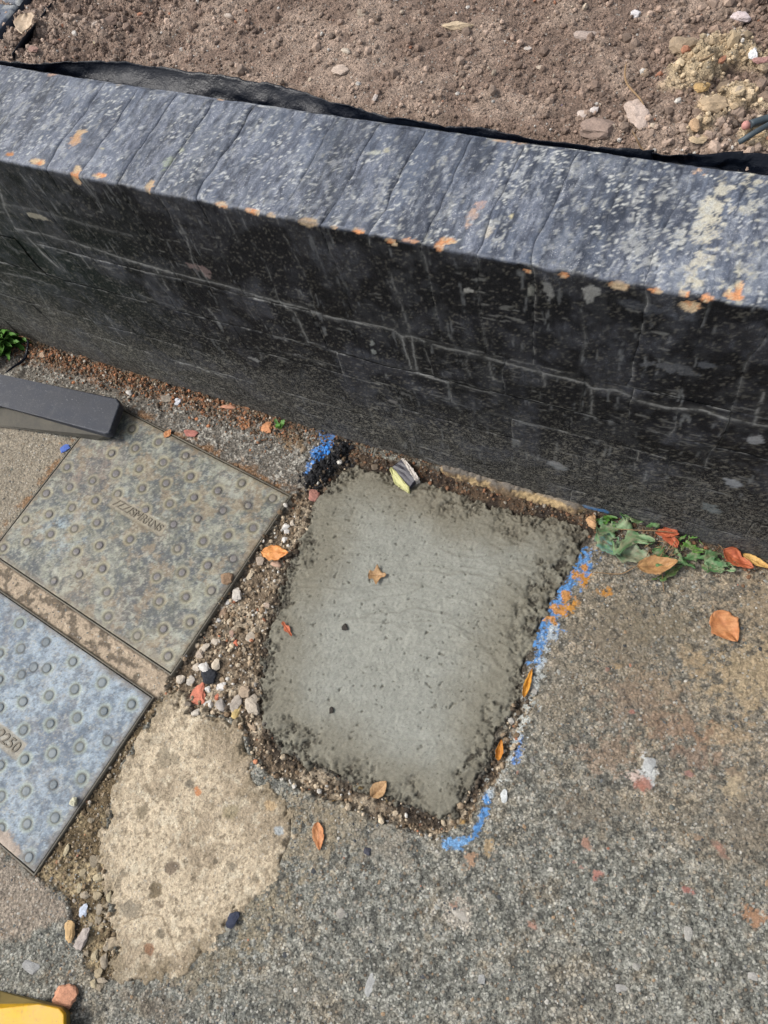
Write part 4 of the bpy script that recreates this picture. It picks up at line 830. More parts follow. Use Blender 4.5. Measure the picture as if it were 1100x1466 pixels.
# ------------------------------------------------------------------ leaves
def leaf(name, px, py, L, W_, ang, cols, label, curl=.15, fold=.2, z=None, seed=1, lobes=0, tilt=0, stem=True, cat='leaf', surf='g', twist=0, group=None, bite=0):
    r = np.random.default_rng(seed); p = at(px, py, 0 if surf == 'g' else H_WALL)
    z = (gz(p[0], p[1]) if surf == 'g' else float(soil(np.array([p[0]]), np.array([p[1]]))[0][0])) if z is None else z
    p = at(px, py, z); nu, nv = 28, 15; U, W2 = np.meshgrid(np.linspace(0, 1, nu), np.linspace(-1, 1, nv), indexing='ij')
    prof = np.sin(np.pi * U ** .85) ** .75 * (1 - .25 * U); prof = prof / prof.max()
    ang_n = fbm(U * 1.0, W2 * 0 + seed, 9, seed, 2) - .5
    prof = prof * (1 + .18 * ang_n * 2) * (1 + .10 * (fbm(U * 1.0, W2 * 0 + seed * 3, 26, seed, 2) - .5) * (3 if cols[0][1] > cols[0][0] else 1))
    if lobes: prof = prof * (1 + .42 * np.cos(U * math.pi * 2 * lobes))
    if bite: prof = np.where(W2 > 0, prof * (1 - bite * np.exp(-((U - .55) / .12) ** 2)), prof)
    x = (U - .5) * L; y = W2 * prof * W_ / 2
    zz = fold * np.abs(W2) * prof * W_ / 2 + curl * .75 * L * ((U - .5) ** 2) * 2 + (fbm(U, W2 * .4, 5, seed + 3, 3) - .5) * L * .13 + tilt * (W2 * prof) * W_ * .5 + twist * (U - .5) * W2 * W_ * .5
    zz = zz - zz.min() + .001
    q = at(px + 1, py, z) - p; th = math.atan2(q[1], q[0]) - ang; ca, sa = math.cos(th), math.sin(th)
    V = np.stack([x * ca - y * sa, x * sa + y * ca, zz], -1).reshape(-1, 3) + p
    vein = np.exp(-(np.abs(W2) * prof / .05) ** 2) * .8 + .5 * ss(.75, 1, np.cos((U * 8 - np.abs(W2) * 1.6) * 2 * math.pi)) * (np.abs(W2) > .06)
    n = fbm(U, W2 * .5, 6, seed + 5, 4)
    c = mixc(np.broadcast_to(np.array(cols[0]), U.shape + (3,)), cols[1], ss(.35, .65, n)); c = mixc(c, np.array(cols[2]), vein * .55)
    if cols[0][1] > cols[0][0]:
        c = mixc(c, S(158, 150, 122), ss(.52, .66, fbm(U * L, W2 * W_, 90, seed + 8, 4, .7)) * .65); c = mixc(c, S(60, 62, 40), ss(.58, .66, fbm(U * L, W2 * W_, 120, seed + 9, 3, .7)) * .5)
    ed = ss(.86, 1, np.abs(W2)); c = mixc(c, np.array(cols[2]), ed * .35)
    F_ = quads(nu, nv); c = np.clip(c, .005, 1).reshape(-1, 3)
    if cols[0][1] > cols[0][0]:
        tr = fbm(U * L, W2 * W_ * .6, 60, seed + 40, 3, .6) + .16 * np.abs(W2) ** 2; V, F_, c = prune(V, F_, (tr < .66).ravel(), c)
    me = mesh_np(name, V, F_, c); o = link(name, me, M_LEAF, None, p)
    o.modifiers.new('thickness', 'SOLIDIFY').thickness = .0005; tag(o, label, cat, group)
    if stem:
        a = np.array([(-.5) * L, 0, zz[0, nv // 2]]); b = a + np.array([-.22 * L, .05 * L, .0])
        pts = [np.array([v[0] * ca - v[1] * sa, v[0] * sa + v[1] * ca, max(v[2], .001)]) + p for v in (a, a * .5 + b * .5 + [0, .01 * L, .001], b)]
        tube('stalk', pts, .0007, M_TWIG, o, 5)
    return o
OR = (S(214,152,102), S(196,130,82), S(136,84,52)); TAN = (S(196,160,116), S(176,138,96), S(110,78,50)); GR = (S(76,118,66), S(98,138,84), S(54,84,46)); GR2 = (S(96,140,92), S(136,160,118), S(64,100,62)); RED = (S(200,112,72), S(176,92,60), S(112,60,42)); LG = (S(108,156,68), S(90,138,58), S(64,100,42))
leaf('fallen_leaf', 1038, 898, .068, .054, 1.05, OR, 'orange brown oval leaf lying alone on the pavement at the right', .25, .25, seed=3)
leaf('fallen_leaf', 395, 792, .064, .036, .02, (S(238,166,96), S(226,150,84), S(190,116,60)), 'smooth orange leaf beside the right edge of the studded cover', .05, -.15, z=.004, seed=4, stem=False)
leaf('fallen_leaf', 457, 1197, .050, .023, 1.45, OR, 'narrow orange leaf on the asphalt below the cement patch', .2, .4, seed=5)
leaf('fallen_leaf', 541, 824, .040, .030, .0, TAN, 'small curled tan leaf on the fresh cement', .3, .3, z=.000, seed=6, lobes=2, stem=False)
leaf('fallen_leaf', 544, 1130, .040, .028, -.75, TAN, 'curled tan leaf at the bottom edge of the cement', .6, .5, z=-.004, seed=7)
leaf('leaf_fragment', 412, 901, .040, .011, .9, RED, 'thin red orange leaf shred at the left edge of the cement', .2, .3, z=.001, seed=8, stem=False, lobes=2)
leaf('leaf_fragment', 756, 978, .060, .012, -1.25, (S(220,160,60), S(206,140,40), S(150,90,30)), 'yellow leaf standing in the gap at the right edge of the cement', .1, .9, z=.001, seed=9, stem=False)
leaf('leaf_fragment', 716, 1074, .040, .014, -1.35, (S(206,136,40), S(190,120,40), S(120,70,30)), 'small ochre leaf shred in the gap by the blue paint', .1, .8, z=-.001, seed=10, stem=False)
leaf('fallen_leaf', 241, 621, .026, .018, -1.1, OR, 'small peach leaf bit on the top frame of the olive cover', .1, .2, z=.003, seed=11, stem=False)
leaf('fallen_leaf', 38, 38, .060, .042, 1.2, (S(206,184,156), S(190,166,138), S(150,124,98)), 'pale dry leaf on the soil in the top left corner', .15, .3, z=H_WALL + .012, seed=12, stem=False, surf='s')
# the drift of leaves against the wall
leaf('green_leaf', 895, 765, .120, .075, .35, GR2, 'large dusty green leaf at the left end of the leaf drift', .2, .35, z=.008, seed=21, lobes=2)
leaf('green_leaf', 872, 780, .070, .044, .9, (S(110,150,140), S(120,160,110), S(80,120,110)), 'small blue green leaf at the far left of the leaf drift', .3, .3, z=.002, seed=22)
leaf('green_leaf', 922, 744, .100, .055, .20, GR, 'mid green crumpled leaf against the wall foot', .35, .5, z=.016, seed=23)
leaf('green_leaf', 905, 795, .090, .050, .4, (S(120,144,110), S(146,150,124), S(84,110,78)), 'faded green leaf at the front of the drift', .15, .3, z=.004, seed=24)
leaf('green_leaf', 957, 800, .070, .056, .5, GR, 'dark green leaf behind the curled brown leaf', .2, .3, z=.012, seed=25)
leaf('green_leaf', 990, 782, .056, .046, .5, LG, 'bright green leaf beside the brick coloured bits', .2, .3, z=.012, seed=26)
leaf('green_leaf', 1015, 806, .110, .050, .15, GR, 'dark green leaf lying flat at the right of the drift', .1, .25, z=.006, seed=27)
leaf('green_leaf', 955, 820, .070, .030, -.5, (S(84,114,60), S(104,128,72), S(60,84,44)), 'green leaf sticking out under the curled brown leaf', .1, .4, z=.002, seed=28)
leaf('green_leaf', 1030, 812, .060, .036, .3, GR2, 'pale green leaf tip near the orange leaf', .2, .3, z=.012, seed=29, stem=False)
leaf('fallen_leaf', 940, 811, .078, .040, -.15, (S(204,160,108), S(182,138,92), S(116,82,56)), 'curled tan leaf on top of the green leaves', .5, .5, z=.018, seed=30)
leaf('fallen_leaf', 1056, 802, .064, .034, .65, RED, 'rusty orange leaf at the right end of the drift', .3, .4, z=.012, seed=31, bite=.4)
leaf('fallen_leaf', 1083, 805, .056, .018, .55, (S(226,184,110), S(206,160,90), S(150,110,60)), 'straw coloured leaf shred against the wall at the right', .2, .4, z=.012, seed=32, stem=False)
leaf('fallen_leaf', 961, 770, .050, .034, 1.2, (S(196,104,70), S(176,92,60), S(110,58,40)), 'upright brick red leaf fragment in the leaf drift', .1, .2, z=.020, seed=33, bite=.6, stem=False)
leaf('fallen_leaf', 955, 764, .046, .018, .1, (S(206,112,74), S(180,92,60), S(110,58,40)), 'flat brick red leaf fragment in the leaf drift', .1, .2, z=.024, seed=34, stem=False)

# dry straw in the drift
r = np.random.default_rng(5)
for k in range(16):
    px, py = r.uniform(925, 975), r.uniform(768, 800); a = r.uniform(-1.4, .6); l = r.uniform(12, 28)
    tag(tube('dry_stem', smoothp(path3([(px - math.cos(a) * l / 2, py - math.sin(a) * l / 2, .020), (px, py, .027), (px + math.cos(a) * l / 2, py + math.sin(a) * l / 2, .018)]), 8), .0009, M_TWIG, seg=5), 'thin dry straw stem tangled in the leaf drift', 'dry stem', 'straw stems in the leaf drift')
for pts, lab in (([(880,757,.03),(910,759,.036),(945,760,.034),(968,763,.03)], 'long pale stalk lying across the green leaves'), ([(948,815,.01),(949,830,.006),(951,848,.003)], 'short pale stalk hanging out below the leaf drift'), ([(850,819,.003),(890,823,.004),(915,808,.01)], 'dark bent twig left of the leaf drift')):
    tag(tube('twig', smoothp(path3(pts), 14), .0011, M_TWIG, seg=6), lab, 'twig')

# ------------------------------------------------------------------ weeds
def weed(px, py, n, ln, label, seed, wid=.10, spread=1.0):
    p = at(px, py, .0); t = empty('weed', p); tag(t, label, 'weed'); r = np.random.default_rng(seed)
    for k in range(n):
        a = r.uniform(0, 2 * math.pi); L = ln * r.uniform(.6, 1.2); W_ = L * wid * r.uniform(.8, 1.5); el = r.uniform(.5, 1.3) / spread
        nu = 9; U, W2 = np.meshgrid(np.linspace(0, 1, nu), np.linspace(-1, 1, 3), indexing='ij')
        rad = U * L * math.cos(el) + U ** 2 * L * .3; z = U * L * math.sin(el) - U ** 2 * L * .45 + .002; wv = W2 * W_ * np.sin(np.pi * np.clip(U * .9 + .08, 0, 1)) * .5 * (1 + .5 * np.cos(U * 22))
        ox, oy = r.normal() * ln * .25, r.normal() * ln * .15
        V = np.stack([ox + rad * math.cos(a) - wv * math.sin(a), oy + rad * math.sin(a) + wv * math.cos(a), np.maximum(z + abs(W2) * W_ * .2, .002)], -1).reshape(-1, 3) + p
        V[:, 1] = np.minimum(V[:, 1], Y_WALL - .008)
        c = S(84, 128, 52) * r.uniform(.65, 1.3); me = mesh_np('leaf', V, quads(nu, 3), np.broadcast_to(c, (nu * 3, 3))); link('leaf', me, M_PLANT, t)
    return t
weed(12, 488, 170, .095, 'bushy green weed growing at the foot of the wall at the left edge', 3, .22)
weed(400, 610, 7, .020, 'tiny green seedling in the joint at the foot of the wall', 4, .5)
weed(868, 745, 9, .03, 'sprig of pale green weed where the wall meets the cement', 9, .3)

# ------------------------------------------------------------------ stones, chips and debris one can point at
SH = [rock_shape(np.random.default_rng(100 + k), 3, 13, .58) * (1 + .06 * np.random.default_rng(k).normal(size=(162, 1))) for k in range(10)]
def stone(name, px, py, w_, h_, ang, col, label, z=None, thick=.6, cat='stone', group=None, cuts=None, seed=0, zb=0, mat=None, sink=.25, tilt=.0):
    p = at(px, py, zb); zz = (gz(p[0], p[1]) if zb == 0 else float(soil(np.array([p[0]]), np.array([p[1]]))[0][0])) if z is None else z
    p = at(px, py, zz); e = 1.62e-3 if zb == 0 else 1.35e-3
    V = SH[(seed + int(px)) % 10] * np.array([w_ * e * .58, h_ * e * .62, min(w_, h_) * e * .5 * thick])
    q = at(px + 1, py, zz) - p; th = math.atan2(q[1], q[0]) - ang
    V = V @ rot3(th, tilt, tilt * .5).T; V = V + p + [0, 0, V[:, 2].max() * (1 - 2 * sink)]
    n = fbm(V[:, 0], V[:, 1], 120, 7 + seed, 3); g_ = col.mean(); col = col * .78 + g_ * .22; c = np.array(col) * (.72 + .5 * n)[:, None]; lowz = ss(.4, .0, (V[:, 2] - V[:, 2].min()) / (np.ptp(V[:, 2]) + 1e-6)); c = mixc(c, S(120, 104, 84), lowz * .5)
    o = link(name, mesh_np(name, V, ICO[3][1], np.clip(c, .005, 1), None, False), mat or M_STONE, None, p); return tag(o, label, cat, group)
GP = 'pale pebbles in the rubble between cover and cement'
PALE, PB, WH, BR = S(206,190,166), S(186,166,142), S(222,216,206), S(160,130,100)
peb = [(820,65,60,36,-.6,WH),(865,40,34,38,0,PALE),(830,97,40,34,0,WH),(815,152,34,44,.3,WH),(655,295,66,56,0,PB),(762,312,66,44,0,S(190,150,120)),(590,385,34,56,.4,S(206,186,150)),(505,515,80,96,-.1,S(212,202,186)),(420,635,66,80,0,BR),(383,682,36,34,0,WH),(455,688,36,34,0,PALE),(365,820,58,42,.2,PALE),(290,860,54,62,.6,PALE),(260,900,58,52,0,PB),(468,772,36,42,0,S(196,156,130)),(595,790,70,52,.2,S(190,174,150)),(366,972,66,56,-.3,S(212,194,166)),(295,992,76,64,.2,WH),(238,985,58,44,.1,PALE),(135,1070,60,56,0,PALE),(202,1076,60,50,0,S(196,186,170)),(312,1130,48,34,.3,WH),(404,1114,66,50,-.3,WH),(322,1228,66,52,-.4,S(206,202,192)),(400,1236,62,74,0,S(176,166,154)),(500,1226,74,82,.3,S(182,168,150)),(556,1150,92,78,.2,S(180,156,126)),(612,1236,84,130,-.4,S(196,180,156)),(176,1236,60,36,.2,S(124,112,96)),(236,1284,58,40,-.4,S(204,192,172)),(602,1376,64,34,.4,S(190,162,126)),(552,1410,40,34,0,PALE),(474,1382,28,46,.3,S(196,180,160)),(415,600,34,30,0,PALE),(350,720,30,30,0,PALE),(700,580,50,34,.2,S(196,170,146)),(545,880,40,40,0,S(180,160,130)),(445,560,30,26,0,WH)]
for k, (a, b, w_, h_, an, c) in enumerate(peb):
    stone('pebble', 230 + a * .2183, 740 + b * .2183, w_ * .2183, h_ * .2183, an, c, 'pale rough pebble in the rubble between the olive cover and the cement', cat='pebble', group=GP, seed=k)
stone('tile_chip', 286, 994, 25, 25, .15, S(228,122,82), 'flat square orange tile chip in the rubble by the cover corner', thick=.35, cat='tile chip', seed=3, sink=.1)
stone('stone', 301, 971, 25, 19, 0, S(40,44,52), 'black rounded stone beside the orange tile chip', thick=.8, seed=5, sink=.15)
stone('pebble', 339, 1023, 11, 23, .5, S(206,176,96), 'yellow oblong pebble in the rubble left of the cement', cat='pebble', seed=2, sink=.15)
stone('brick_crumb', 338, 921, 8, 8, 0, S(226,112,62), 'small orange brick crumb in the rubble', cat='brick crumb', seed=1)
stone('brick_crumb', 311, 998, 7, 7, 0, S(206,112,70), 'tiny orange brick crumb right of the tile chip', cat='brick crumb', seed=4)
stone('stone', 450, 712, 20, 17, .3, S(186,120,100), 'pinkish brick lump at the top left of the cement beside the black tar', thick=.9, seed=6)
stone('stone', 470, 702, 13, 11, 0, S(120,94,70), 'brown stone next to the pinkish brick lump', thick=.9, seed=8)
stone('pebble', 326, 828, 17, 17, 0, S(168,132,94), 'brown pebble lying on the right edge of the olive cover', z=.003, cat='pebble', seed=7)
stone('pebble', 108, 1148, 12, 12, .4, S(210,206,170), 'pale pebble on the right edge of the blue grey cover', z=.003, cat='pebble', seed=9, thick=.8, sink=.1)
stone('paint_flake', 94, 642, 20, 13, -.5, S(64,110,206), 'bright blue flake beside the left edge of the olive cover', thick=.25, cat='paint flake', seed=3, sink=.1)
stone('pebble', 255, 577, 13, 12, .2, S(226,226,232), 'white pebble in the strip between cover and wall', cat='pebble', seed=1, sink=.1)
stone('stone', 274, 622, 28, 11, .1, S(190,112,94), 'flat pink red stone at the top edge of the olive cover', thick=.6, seed=2, sink=.1)
stone('stone', 239, 571, 20, 12, .1, S(160,146,126), 'flat grey brown stone left of the white pebble', thick=.6, seed=4)
stone('brick_crumb', 328, 583, 22, 8, 0, S(206,140,100), 'peach brick fragment against the foot of the wall', cat='brick crumb', seed=3)
stone('brick_crumb', 383, 612, 20, 18, .2, S(222,144,78), 'orange brick lump beside the tiny seedling', thick=.4, cat='brick crumb', seed=6)
stone('pebble', 62, 508, 12, 11, 0, S(196,164,130), 'tan pebble near the weed at the foot of the wall', cat='pebble', seed=7)
stone('pebble', 102, 509, 10, 6, .6, S(214,204,186), 'white chip against the foot of the wall above the barrier foot', cat='pebble', seed=2)
stone('pebble', 186, 563, 12, 9, .2, S(206,200,190), 'off white chip just right of the barrier foot', cat='pebble', seed=5)
stone('brick_chip', 97, 1427, 32, 22, .45, S(222,150,104), 'orange brick chip behind the yellow barrier foot', thick=.8, cat='brick chip', seed=8, sink=.1)
stone('stone', 334, 1317, 14, 16, .5, S(46,54,76), 'dark blue black chip on the tan concrete patch', z=.001, thick=.5, seed=1, sink=.1)
stone('pebble', 121, 1304, 13, 12, 0, S(196,206,222), 'bluish white pebble left of the tan concrete patch', cat='pebble', seed=4, sink=.15)
stone('pebble', 102, 1334, 13, 26, -.2, S(214,172,104), 'upright orange tan pebble at the edge of the dirt', cat='pebble', seed=6, sink=.15)
stone('pebble', 120, 1344, 16, 28, .5, S(182,168,156), 'oblong pinkish grey pebble beside the orange tan one', cat='pebble', seed=7, sink=.15)
for k, (a, b, w_, h_) in enumerate([(345,925,50,50),(385,1075,54,46),(300,1140,62,66),(232,1125,60,44),(320,1280,74,64),(355,1330,70,40),(290,1350,50,50),(335,1380,56,50),(315,695,74,60),(228,690,70,56),(325,560,70,60),(290,440,90,70),(410,530,50,60),(330,800,60,66),(405,700,50,70),(320,880,64,50),(205,520,60,46),(260,910,46,40),(85,350,40,66),(270,130,56,44),(430,580,40,50),(370,1180,60,90),(180,640,50,60)]):
    stone('pebble', 80 + a * .191, 1150 + b * .191, w_ * .17, h_ * .17, .2, np.array([.86, .84, .80]) * [S(186,168,130), S(172,158,134), S(196,180,140), S(160,146,120)][k % 4], 'dusty tan pebble set in the dirt left of the tan concrete patch', cat='pebble', group='dusty pebbles left of the concrete patch', seed=k)
stone('stone', 527, 1219, 9, 9, 0, S(72,72,84), 'small dark stone in the asphalt below the cement patch', seed=3)
stone('pebble', 475, 1017, 7, 9, 0, S(60,54,46), 'small dark lump on the fresh cement', z=0, cat='pebble', seed=2)
stone('pebble', 494, 898, 10, 8, 0, S(60,54,46), 'dark speck stone near the middle of the fresh cement', z=0, cat='pebble', seed=5, thick=.4)
stone('pebble', 537, 669, 11, 9, 0, S(130,112,90), 'brown pebble between the cement and the wall', cat='pebble', seed=6)
stone('brick_crumb', 848, 749, 14, 18, .3, S(212,160,100), 'orange crumb at the top right corner of the cement', thick=.9, cat='brick crumb', seed=3, sink=.1)
stone('brick_crumb', 722, 1140, 9, 12, 0, S(214,218,214), 'white paint crust beside the blue paint stroke', cat='brick crumb', seed=3, thick=.4)
for k, (px, py, w_, h_, c) in enumerate([(930,1096,16,24,S(200,202,198)),(660,1310,20,12,S(196,188,172)),(765,990,10,10,S(190,184,172)),(890,1415,16,12,S(186,182,172)),(530,1410,12,24,S(186,186,180)),(45,1385,28,16,S(176,176,172)),(488,1308,14,11,S(176,170,156)),(690,1402,11,12,S(176,176,170)),(912,1384,10,9,S(176,172,160)),(1078,1398,13,10,S(190,186,176)),(690,925,1,1,S(9,9,9)),(985,1338,12,16,S(182,178,166))]):
    if w_ > 2: stone('pebble', px, py, w_ * .85, h_ * .8, .3, c * .8, 'pale stone worn flush in the asphalt', cat='pebble', group='pale stones set in the asphalt', thick=.3, sink=.42, seed=k)
# every pebble gets a label by its colour and the landmark it lies near
def pebble_labels():
    from mathutils import Vector as V3
    lm = {'the orange tile chip': (286, 994), 'the smooth orange leaf': (395, 792), 'the big white stone beside the cover': (340, 852), 'the yellow oblong pebble': (339, 1023),
          'the bluish white pebble': (121, 1304), 'the pinkish grey oblong pebble': (120, 1344), 'the pebble on the blue cover': (108, 1148),
          'the blue paint stroke': (690, 1160), 'the orange leaf below the cement': (457, 1197), 'the dark chip on the tan patch': (334, 1317), 'the yellow barrier foot': (60, 1440), 'the white paint smear': (930, 1100)}
    L = {k: Vector(at(*v)) for k, v in lm.items()}; bins = {}
    obs = [o for o in bpy.data.objects if o.get('group', '').startswith(('pale pebbles', 'dusty pebbles', 'pale stones'))]
    for o in obs:
        k = min(L, key=lambda q: (L[q] - o.location).length); d = o.location - L[k]; px = d.dot(Vector(CR)); py = d.dot(Vector(CU))
        dr = ('right of' if px > 0 else 'left of') if abs(px) > abs(py) * 1.6 else (('above' if py > 0 else 'below') if abs(py) > abs(px) * 1.6 else (('up' if py > 0 else 'down') + ' and ' + ('right of' if px > 0 else 'left of')))
        bins.setdefault((k, dr), []).append((d.length, o))
    od = ['nearest', 'second nearest', 'third nearest', 'fourth nearest', 'fifth nearest', 'sixth nearest', 'seventh nearest', 'eighth nearest', 'ninth nearest', 'tenth nearest']
    for (k, dr), q in bins.items():
        q.sort(key=lambda e: e[0])
        for n, (_, o) in enumerate(q):
            o['label'] = (('' if len(q) == 1 else od[n] + ' ') + ('worn pale stone ' if o['group'].startswith('pale stones') else 'dusty pebble ' if o['group'].startswith('dusty') else 'pale pebble ') + dr + ' ' + k)
pebble_labels()
# painted render chunk on the cement
def chunk():
    t = empty('render_chunk', (*at(578, 690)[:2], -.001)); tag(t, 'broken chunk of render with black painted face and pale yellow edge on the cement', 'render chunk')
    A_ = [at(562,672)[:2], at(577,663)[:2], at(598,690)[:2], at(588,700)[:2]]; B_ = [at(560,674)[:2], at(563,673)[:2], at(586,700)[:2], at(586,706)[:2], at(574,698)[:2], at(566,692)[:2]]
    bm = bmesh.new(); prism(bm, A_, A_, [0] * 4, [.012, .017, .017, .010], .0012); bm_obj('painted_face', bm, mat_plain('chipped_black_paint', S(48,46,58), .5, 300, .6, .3, S(140,136,150)), t, smooth=False)
    bm = bmesh.new(); prism(bm, B_, B_, [-.001] * 6, [.010, .012, .010, .003, .003, .003], .001); bm_obj('broken_edge', bm, mat_plain('pale_yellow_render', S(212,210,150), .85, 300, .7, .15), t, smooth=False)
    C_ = [at(577,662)[:2], at(581,663)[:2], at(592,676)[:2], at(601,690)[:2], at(597,692)[:2], at(588,678)[:2]]
    bm = bmesh.new(); prism(bm, C_, C_, [0] * 6, [.0175] * 6, .0008); bm_obj('white_rim', bm, mat_plain('white_render', S(222,214,204), .85, 300, .6, .1), t, smooth=False)
chunk()
for o in [o for o in bpy.data.objects if o.name.startswith(('painted_face', 'broken_edge', 'white_rim'))]:
    bm = bmesh.new(); bm.from_mesh(o.data); bmesh.ops.triangulate(bm, faces=bm.faces); bmesh.ops.subdivide_edges(bm, edges=bm.edges, cuts=3, use_grid_fill=True)
    rr = random.Random(4); k_ = .0004 if o.name.startswith('painted') else .0011
    for v in bm.verts: v.co += Vector((rr.gauss(0, k_), rr.gauss(0, k_), rr.gauss(0, k_)))
    bm.to_mesh(o.data); bm.free()
# soil stones
for k, (px, py, w_, h_, an, c, lab) in enumerate([
    (915,170,22,34,-.5,S(196,172,154),'pale bone shaped stone standing on the soil'),(907,160,18,24,-.3,S(190,166,148),'pale stone touching the bone shaped one'),(858,188,38,26,0,S(160,134,116),'broad brown stone half buried behind the membrane'),(835,166,14,11,0,S(204,184,168),'small pink white stone left of the bone shaped stone'),(851,158,10,8,0,S(214,200,190),'tiny white stone above the small pink white stone'),
    (657,39,32,13,.1,S(206,180,140),'flat straw coloured stone on the soil at the top'),(488,102,24,12,.2,S(196,172,150),'flat pinkish stone in the middle of the smooth soil'),(158,32,30,16,-.5,S(136,110,92),'long brown clod near the top left'),(840,54,32,13,.1,S(170,150,136),'flat grey stone in the dark soil'),(911,22,12,11,0,S(214,208,206),'white stone at the top right of the soil'),(1061,27,18,14,0,S(216,196,192),'pinkish white stone near the top right corner'),(1078,78,10,14,0,S(222,222,220),'white pebble beside the big tan clay lump'),
    (976,70,30,22,.2,S(164,140,108),'rounded clay lump on the left of the tan clay'),(1020,152,30,18,-.3,S(196,166,124),'oval orange tan clay lump'),(1004,128,16,12,0,S(190,152,84),'small yellow clay lump'),(1000,200,20,9,0,S(188,162,122),'flat tan clay lump near the membrane end'),(995,180,10,18,.1,S(200,160,112),'upright orange tan shard in the soil'),(1062,52,14,14,0,S(176,156,128),'round clay ball on top of the tan clay lump'),(1090,88,18,8,-.1,S(186,132,120),'pink stone right of the tan clay lump'),
    (8,87,15,10,-.4,S(190,112,84),'red brick chip on the membrane at the left edge'),(48,72,18,10,.3,S(168,126,108),'dull red stone near the left end of the soil'),(138,60,7,8,0,S(204,190,140),'small yellow pebble in the left soil'),(136,37,9,12,0,S(196,176,156),'pale chip left of the long brown clod'),(328,24,12,8,0,S(190,172,154),'pale stone at the top middle left'),(519,20,14,10,.2,S(176,156,132),'tan flake stone near the top centre'),(496,74,12,7,.2,S(206,190,166),'pale flake above the flat pinkish stone'),(538,140,6,10,0,S(206,190,176),'tiny pale sliver near the smooth soil edge'),(1085,195,24,8,-.2,S(206,172,120),'tan clay slab beside the cable ends'),(756,70,10,5,.2,S(204,190,176),'pale sliver stone in the middle soil'),(775,98,14,5,.5,S(196,176,150),'narrow pale stick like stone')]):
    stone('soil_stone', px, py, w_, h_, an, c, lab, zb=H_WALL, cat='stone', seed=k, thick=.7, sink=.3)
stone('plastic_bit', 807, 154, 8, 7, 0, S(60,50,150), 'tiny blue purple plastic bit on the soil', zb=H_WALL, cat='plastic bit', seed=2, sink=.1)
# roots and cables on the soil
def sp(pts, dz=.010):
    o_ = []
    for px, py in pts:
        p = at(px, py, H_WALL); z = float(soil(np.array([p[0]]), np.array([p[1]]))[0][0]) + dz; o_.append(at(px, py, z))
    return o_
tag(tube('root', smoothp(sp([(897,90),(894,105),(897,120),(906,130),(916,140),(922,150)]), 20), .0016, M_TWIG, seg=6), 'thin pale curved root lying on the soil', 'root')
tag(tube('root', smoothp(sp([(905,186),(912,200),(918,212),(925,220)], .014), 14), .0012, M_TWIG, seg=6), 'thin root hanging over the membrane onto the coping', 'root')
tag(tube('root', smoothp(sp([(1000,88),(1012,84),(1024,76)], .016), 14), .0016, M_TWIG, seg=6), 'short root between the clay lumps', 'root')
t = empty('cable_end', sp([(1085, 176)])[0]); tag(t, 'dark cable stub with a pink end sticking in at the right edge', 'cable')
P = smoothp(sp([(1074,178),(1092,172),(1130,160)], .022), 10); tube('sheath', P, .0052, M_CABLE, t, taper=False)
P = smoothp(sp([(1062,180),(1068,180),(1075,178)], .021), 6); tube('core', P, .0058, M_PINK, t)
tag(tube('cable_end', smoothp(sp([(1058,204),(1080,190),(1130,162)], .016), 10), .0036, M_CABLE, taper=False), 'thinner dark cable below the pink ended one at the right edge', 'cable')

# ------------------------------------------------------------------ loose rubble crumbs (uncountable)
def crumbs():
    n = 26000; x = rng.uniform(-1.05, .0, n); y = rng.uniform(-.75, .66, n); dg = sdf(x, y, P_GRAV); dg2 = sdf(x, y, P_GRAV2); dc = sdf(x, y, P_CEM)
    k = ((dg < .004) & (dc > -.002)) | (dg2 < .002); x, y, dc = x[k], y[k], dc[k]; z, c, a = ground(x, y)
    s = np.clip(rng.lognormal(math.log(.0058), .50, len(x)), .0025, .017)
    dark = ss(.030, .006, dc + rng.normal(size=len(x)) * .006); pal = np.array([S(206,188,160), S(176,154,126), S(140,118,92), S(104,88,68), S(220,214,202), S(92,80,66), S(190,130,96)]); ci = rng.choice(7, len(x), p=[.24,.22,.18,.14,.10,.10,.02])
    g2_ = sdf(x, y, P_GRAV2) < .004; s = np.where(g2_, s * .72, s); pal = pal * 1.0
    cc = mixc(mixc(pal[ci], S(134, 116, 88), g2_ * .55), S(54, 46, 38), dark * (rng.random(len(x)) < .8) * .85)
    return scatter('rubble_crumbs', np.stack([x, y, z], 1), s, cc, (.5, .9), 1, .3, .12, 16, 12, .8)
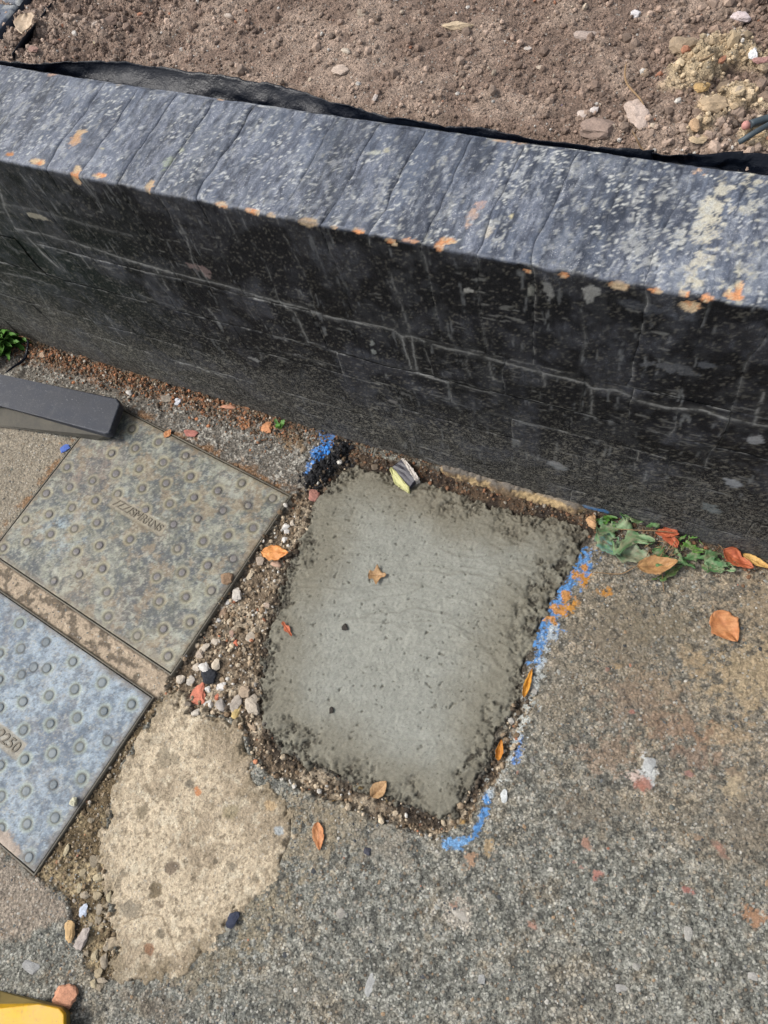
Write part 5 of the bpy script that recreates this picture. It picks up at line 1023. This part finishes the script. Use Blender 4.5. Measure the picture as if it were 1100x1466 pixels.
tag(link('rubble_crumbs', crumbs(), M_STONE), 'loose crumbs of rubble and dirt round the cement and patch', 'rubble', kind='stuff')
def grit():
    n = 9000; x = rng.uniform(-1.72, .25, n); y = Y_WALL - np.abs(rng.normal(size=n)) * .030 - .003; k = (sdf(x, y, P_CEM) > .0) & ((x < -.80) | (rng.random(n) < .35)); x, y = x[k], y[k]; z, c, a = ground(x, y)
    s = np.clip(rng.lognormal(math.log(.0042), .5, len(x)), .002, .012); pal = np.array([S(160,114,82), S(138,100,70), S(110,90,70), S(140,124,100), S(196,186,170), S(70,62,52), S(190,130,92)]); ci = rng.choice(7, len(x), p=[.24,.2,.16,.14,.06,.14,.06])
    cc = pal[ci]; rgt = x > -.84; cc[rgt] = cc[rgt] * .55 + S(84,74,60) * .45
    return scatter('wall_foot_grit', np.stack([x, y, z], 1), s, cc, (.4, .8), 1, .3, .12, 12, 14, .6)
tag(link('wall_foot_grit', grit(), M_STONE), 'rusty moss crumbs and grit along the foot of the wall', 'grit', kind='stuff')
def tar_lumps():
    x, y = [], []
    for px, py, r0 in ((480,650,.03),(462,668,.03),(450,686,.026),(492,642,.02)):
        p = at(px, py); x += list(p[0] + rng.normal(size=90) * r0 * .5); y += list(p[1] + rng.normal(size=90) * r0 * .5)
    x, y = np.array(x), np.minimum(np.array(y), Y_WALL - .004); z, c, a = ground(x, y); s = np.clip(rng.lognormal(math.log(.008), .4, len(x)), .004, .018)
    cc = np.tile(S(34, 34, 36), (len(x), 1)); near = lsd(x, y, BLUE5) < .022; cc[near] = S(60, 140, 222); n2 = lsd(x, y, BLUE6) < .009; cc[n2] = S(96, 148, 214)
    return scatter('tar_crumbs', np.stack([x, y, z], 1), s, cc, (.6, .9), 1, .4, .2, 12, 15, 1)
tag(link('tar_crumbs', tar_lumps(), M_STONE), 'black tar crumbs, some sprayed blue, by the wall at the top left of the cement', 'tar', kind='stuff')
print('objects', len(bpy.data.objects), 'tris', sum(len(o.data.loops) - 2 * len(o.data.polygons) for o in bpy.data.objects if o.type == 'MESH'))
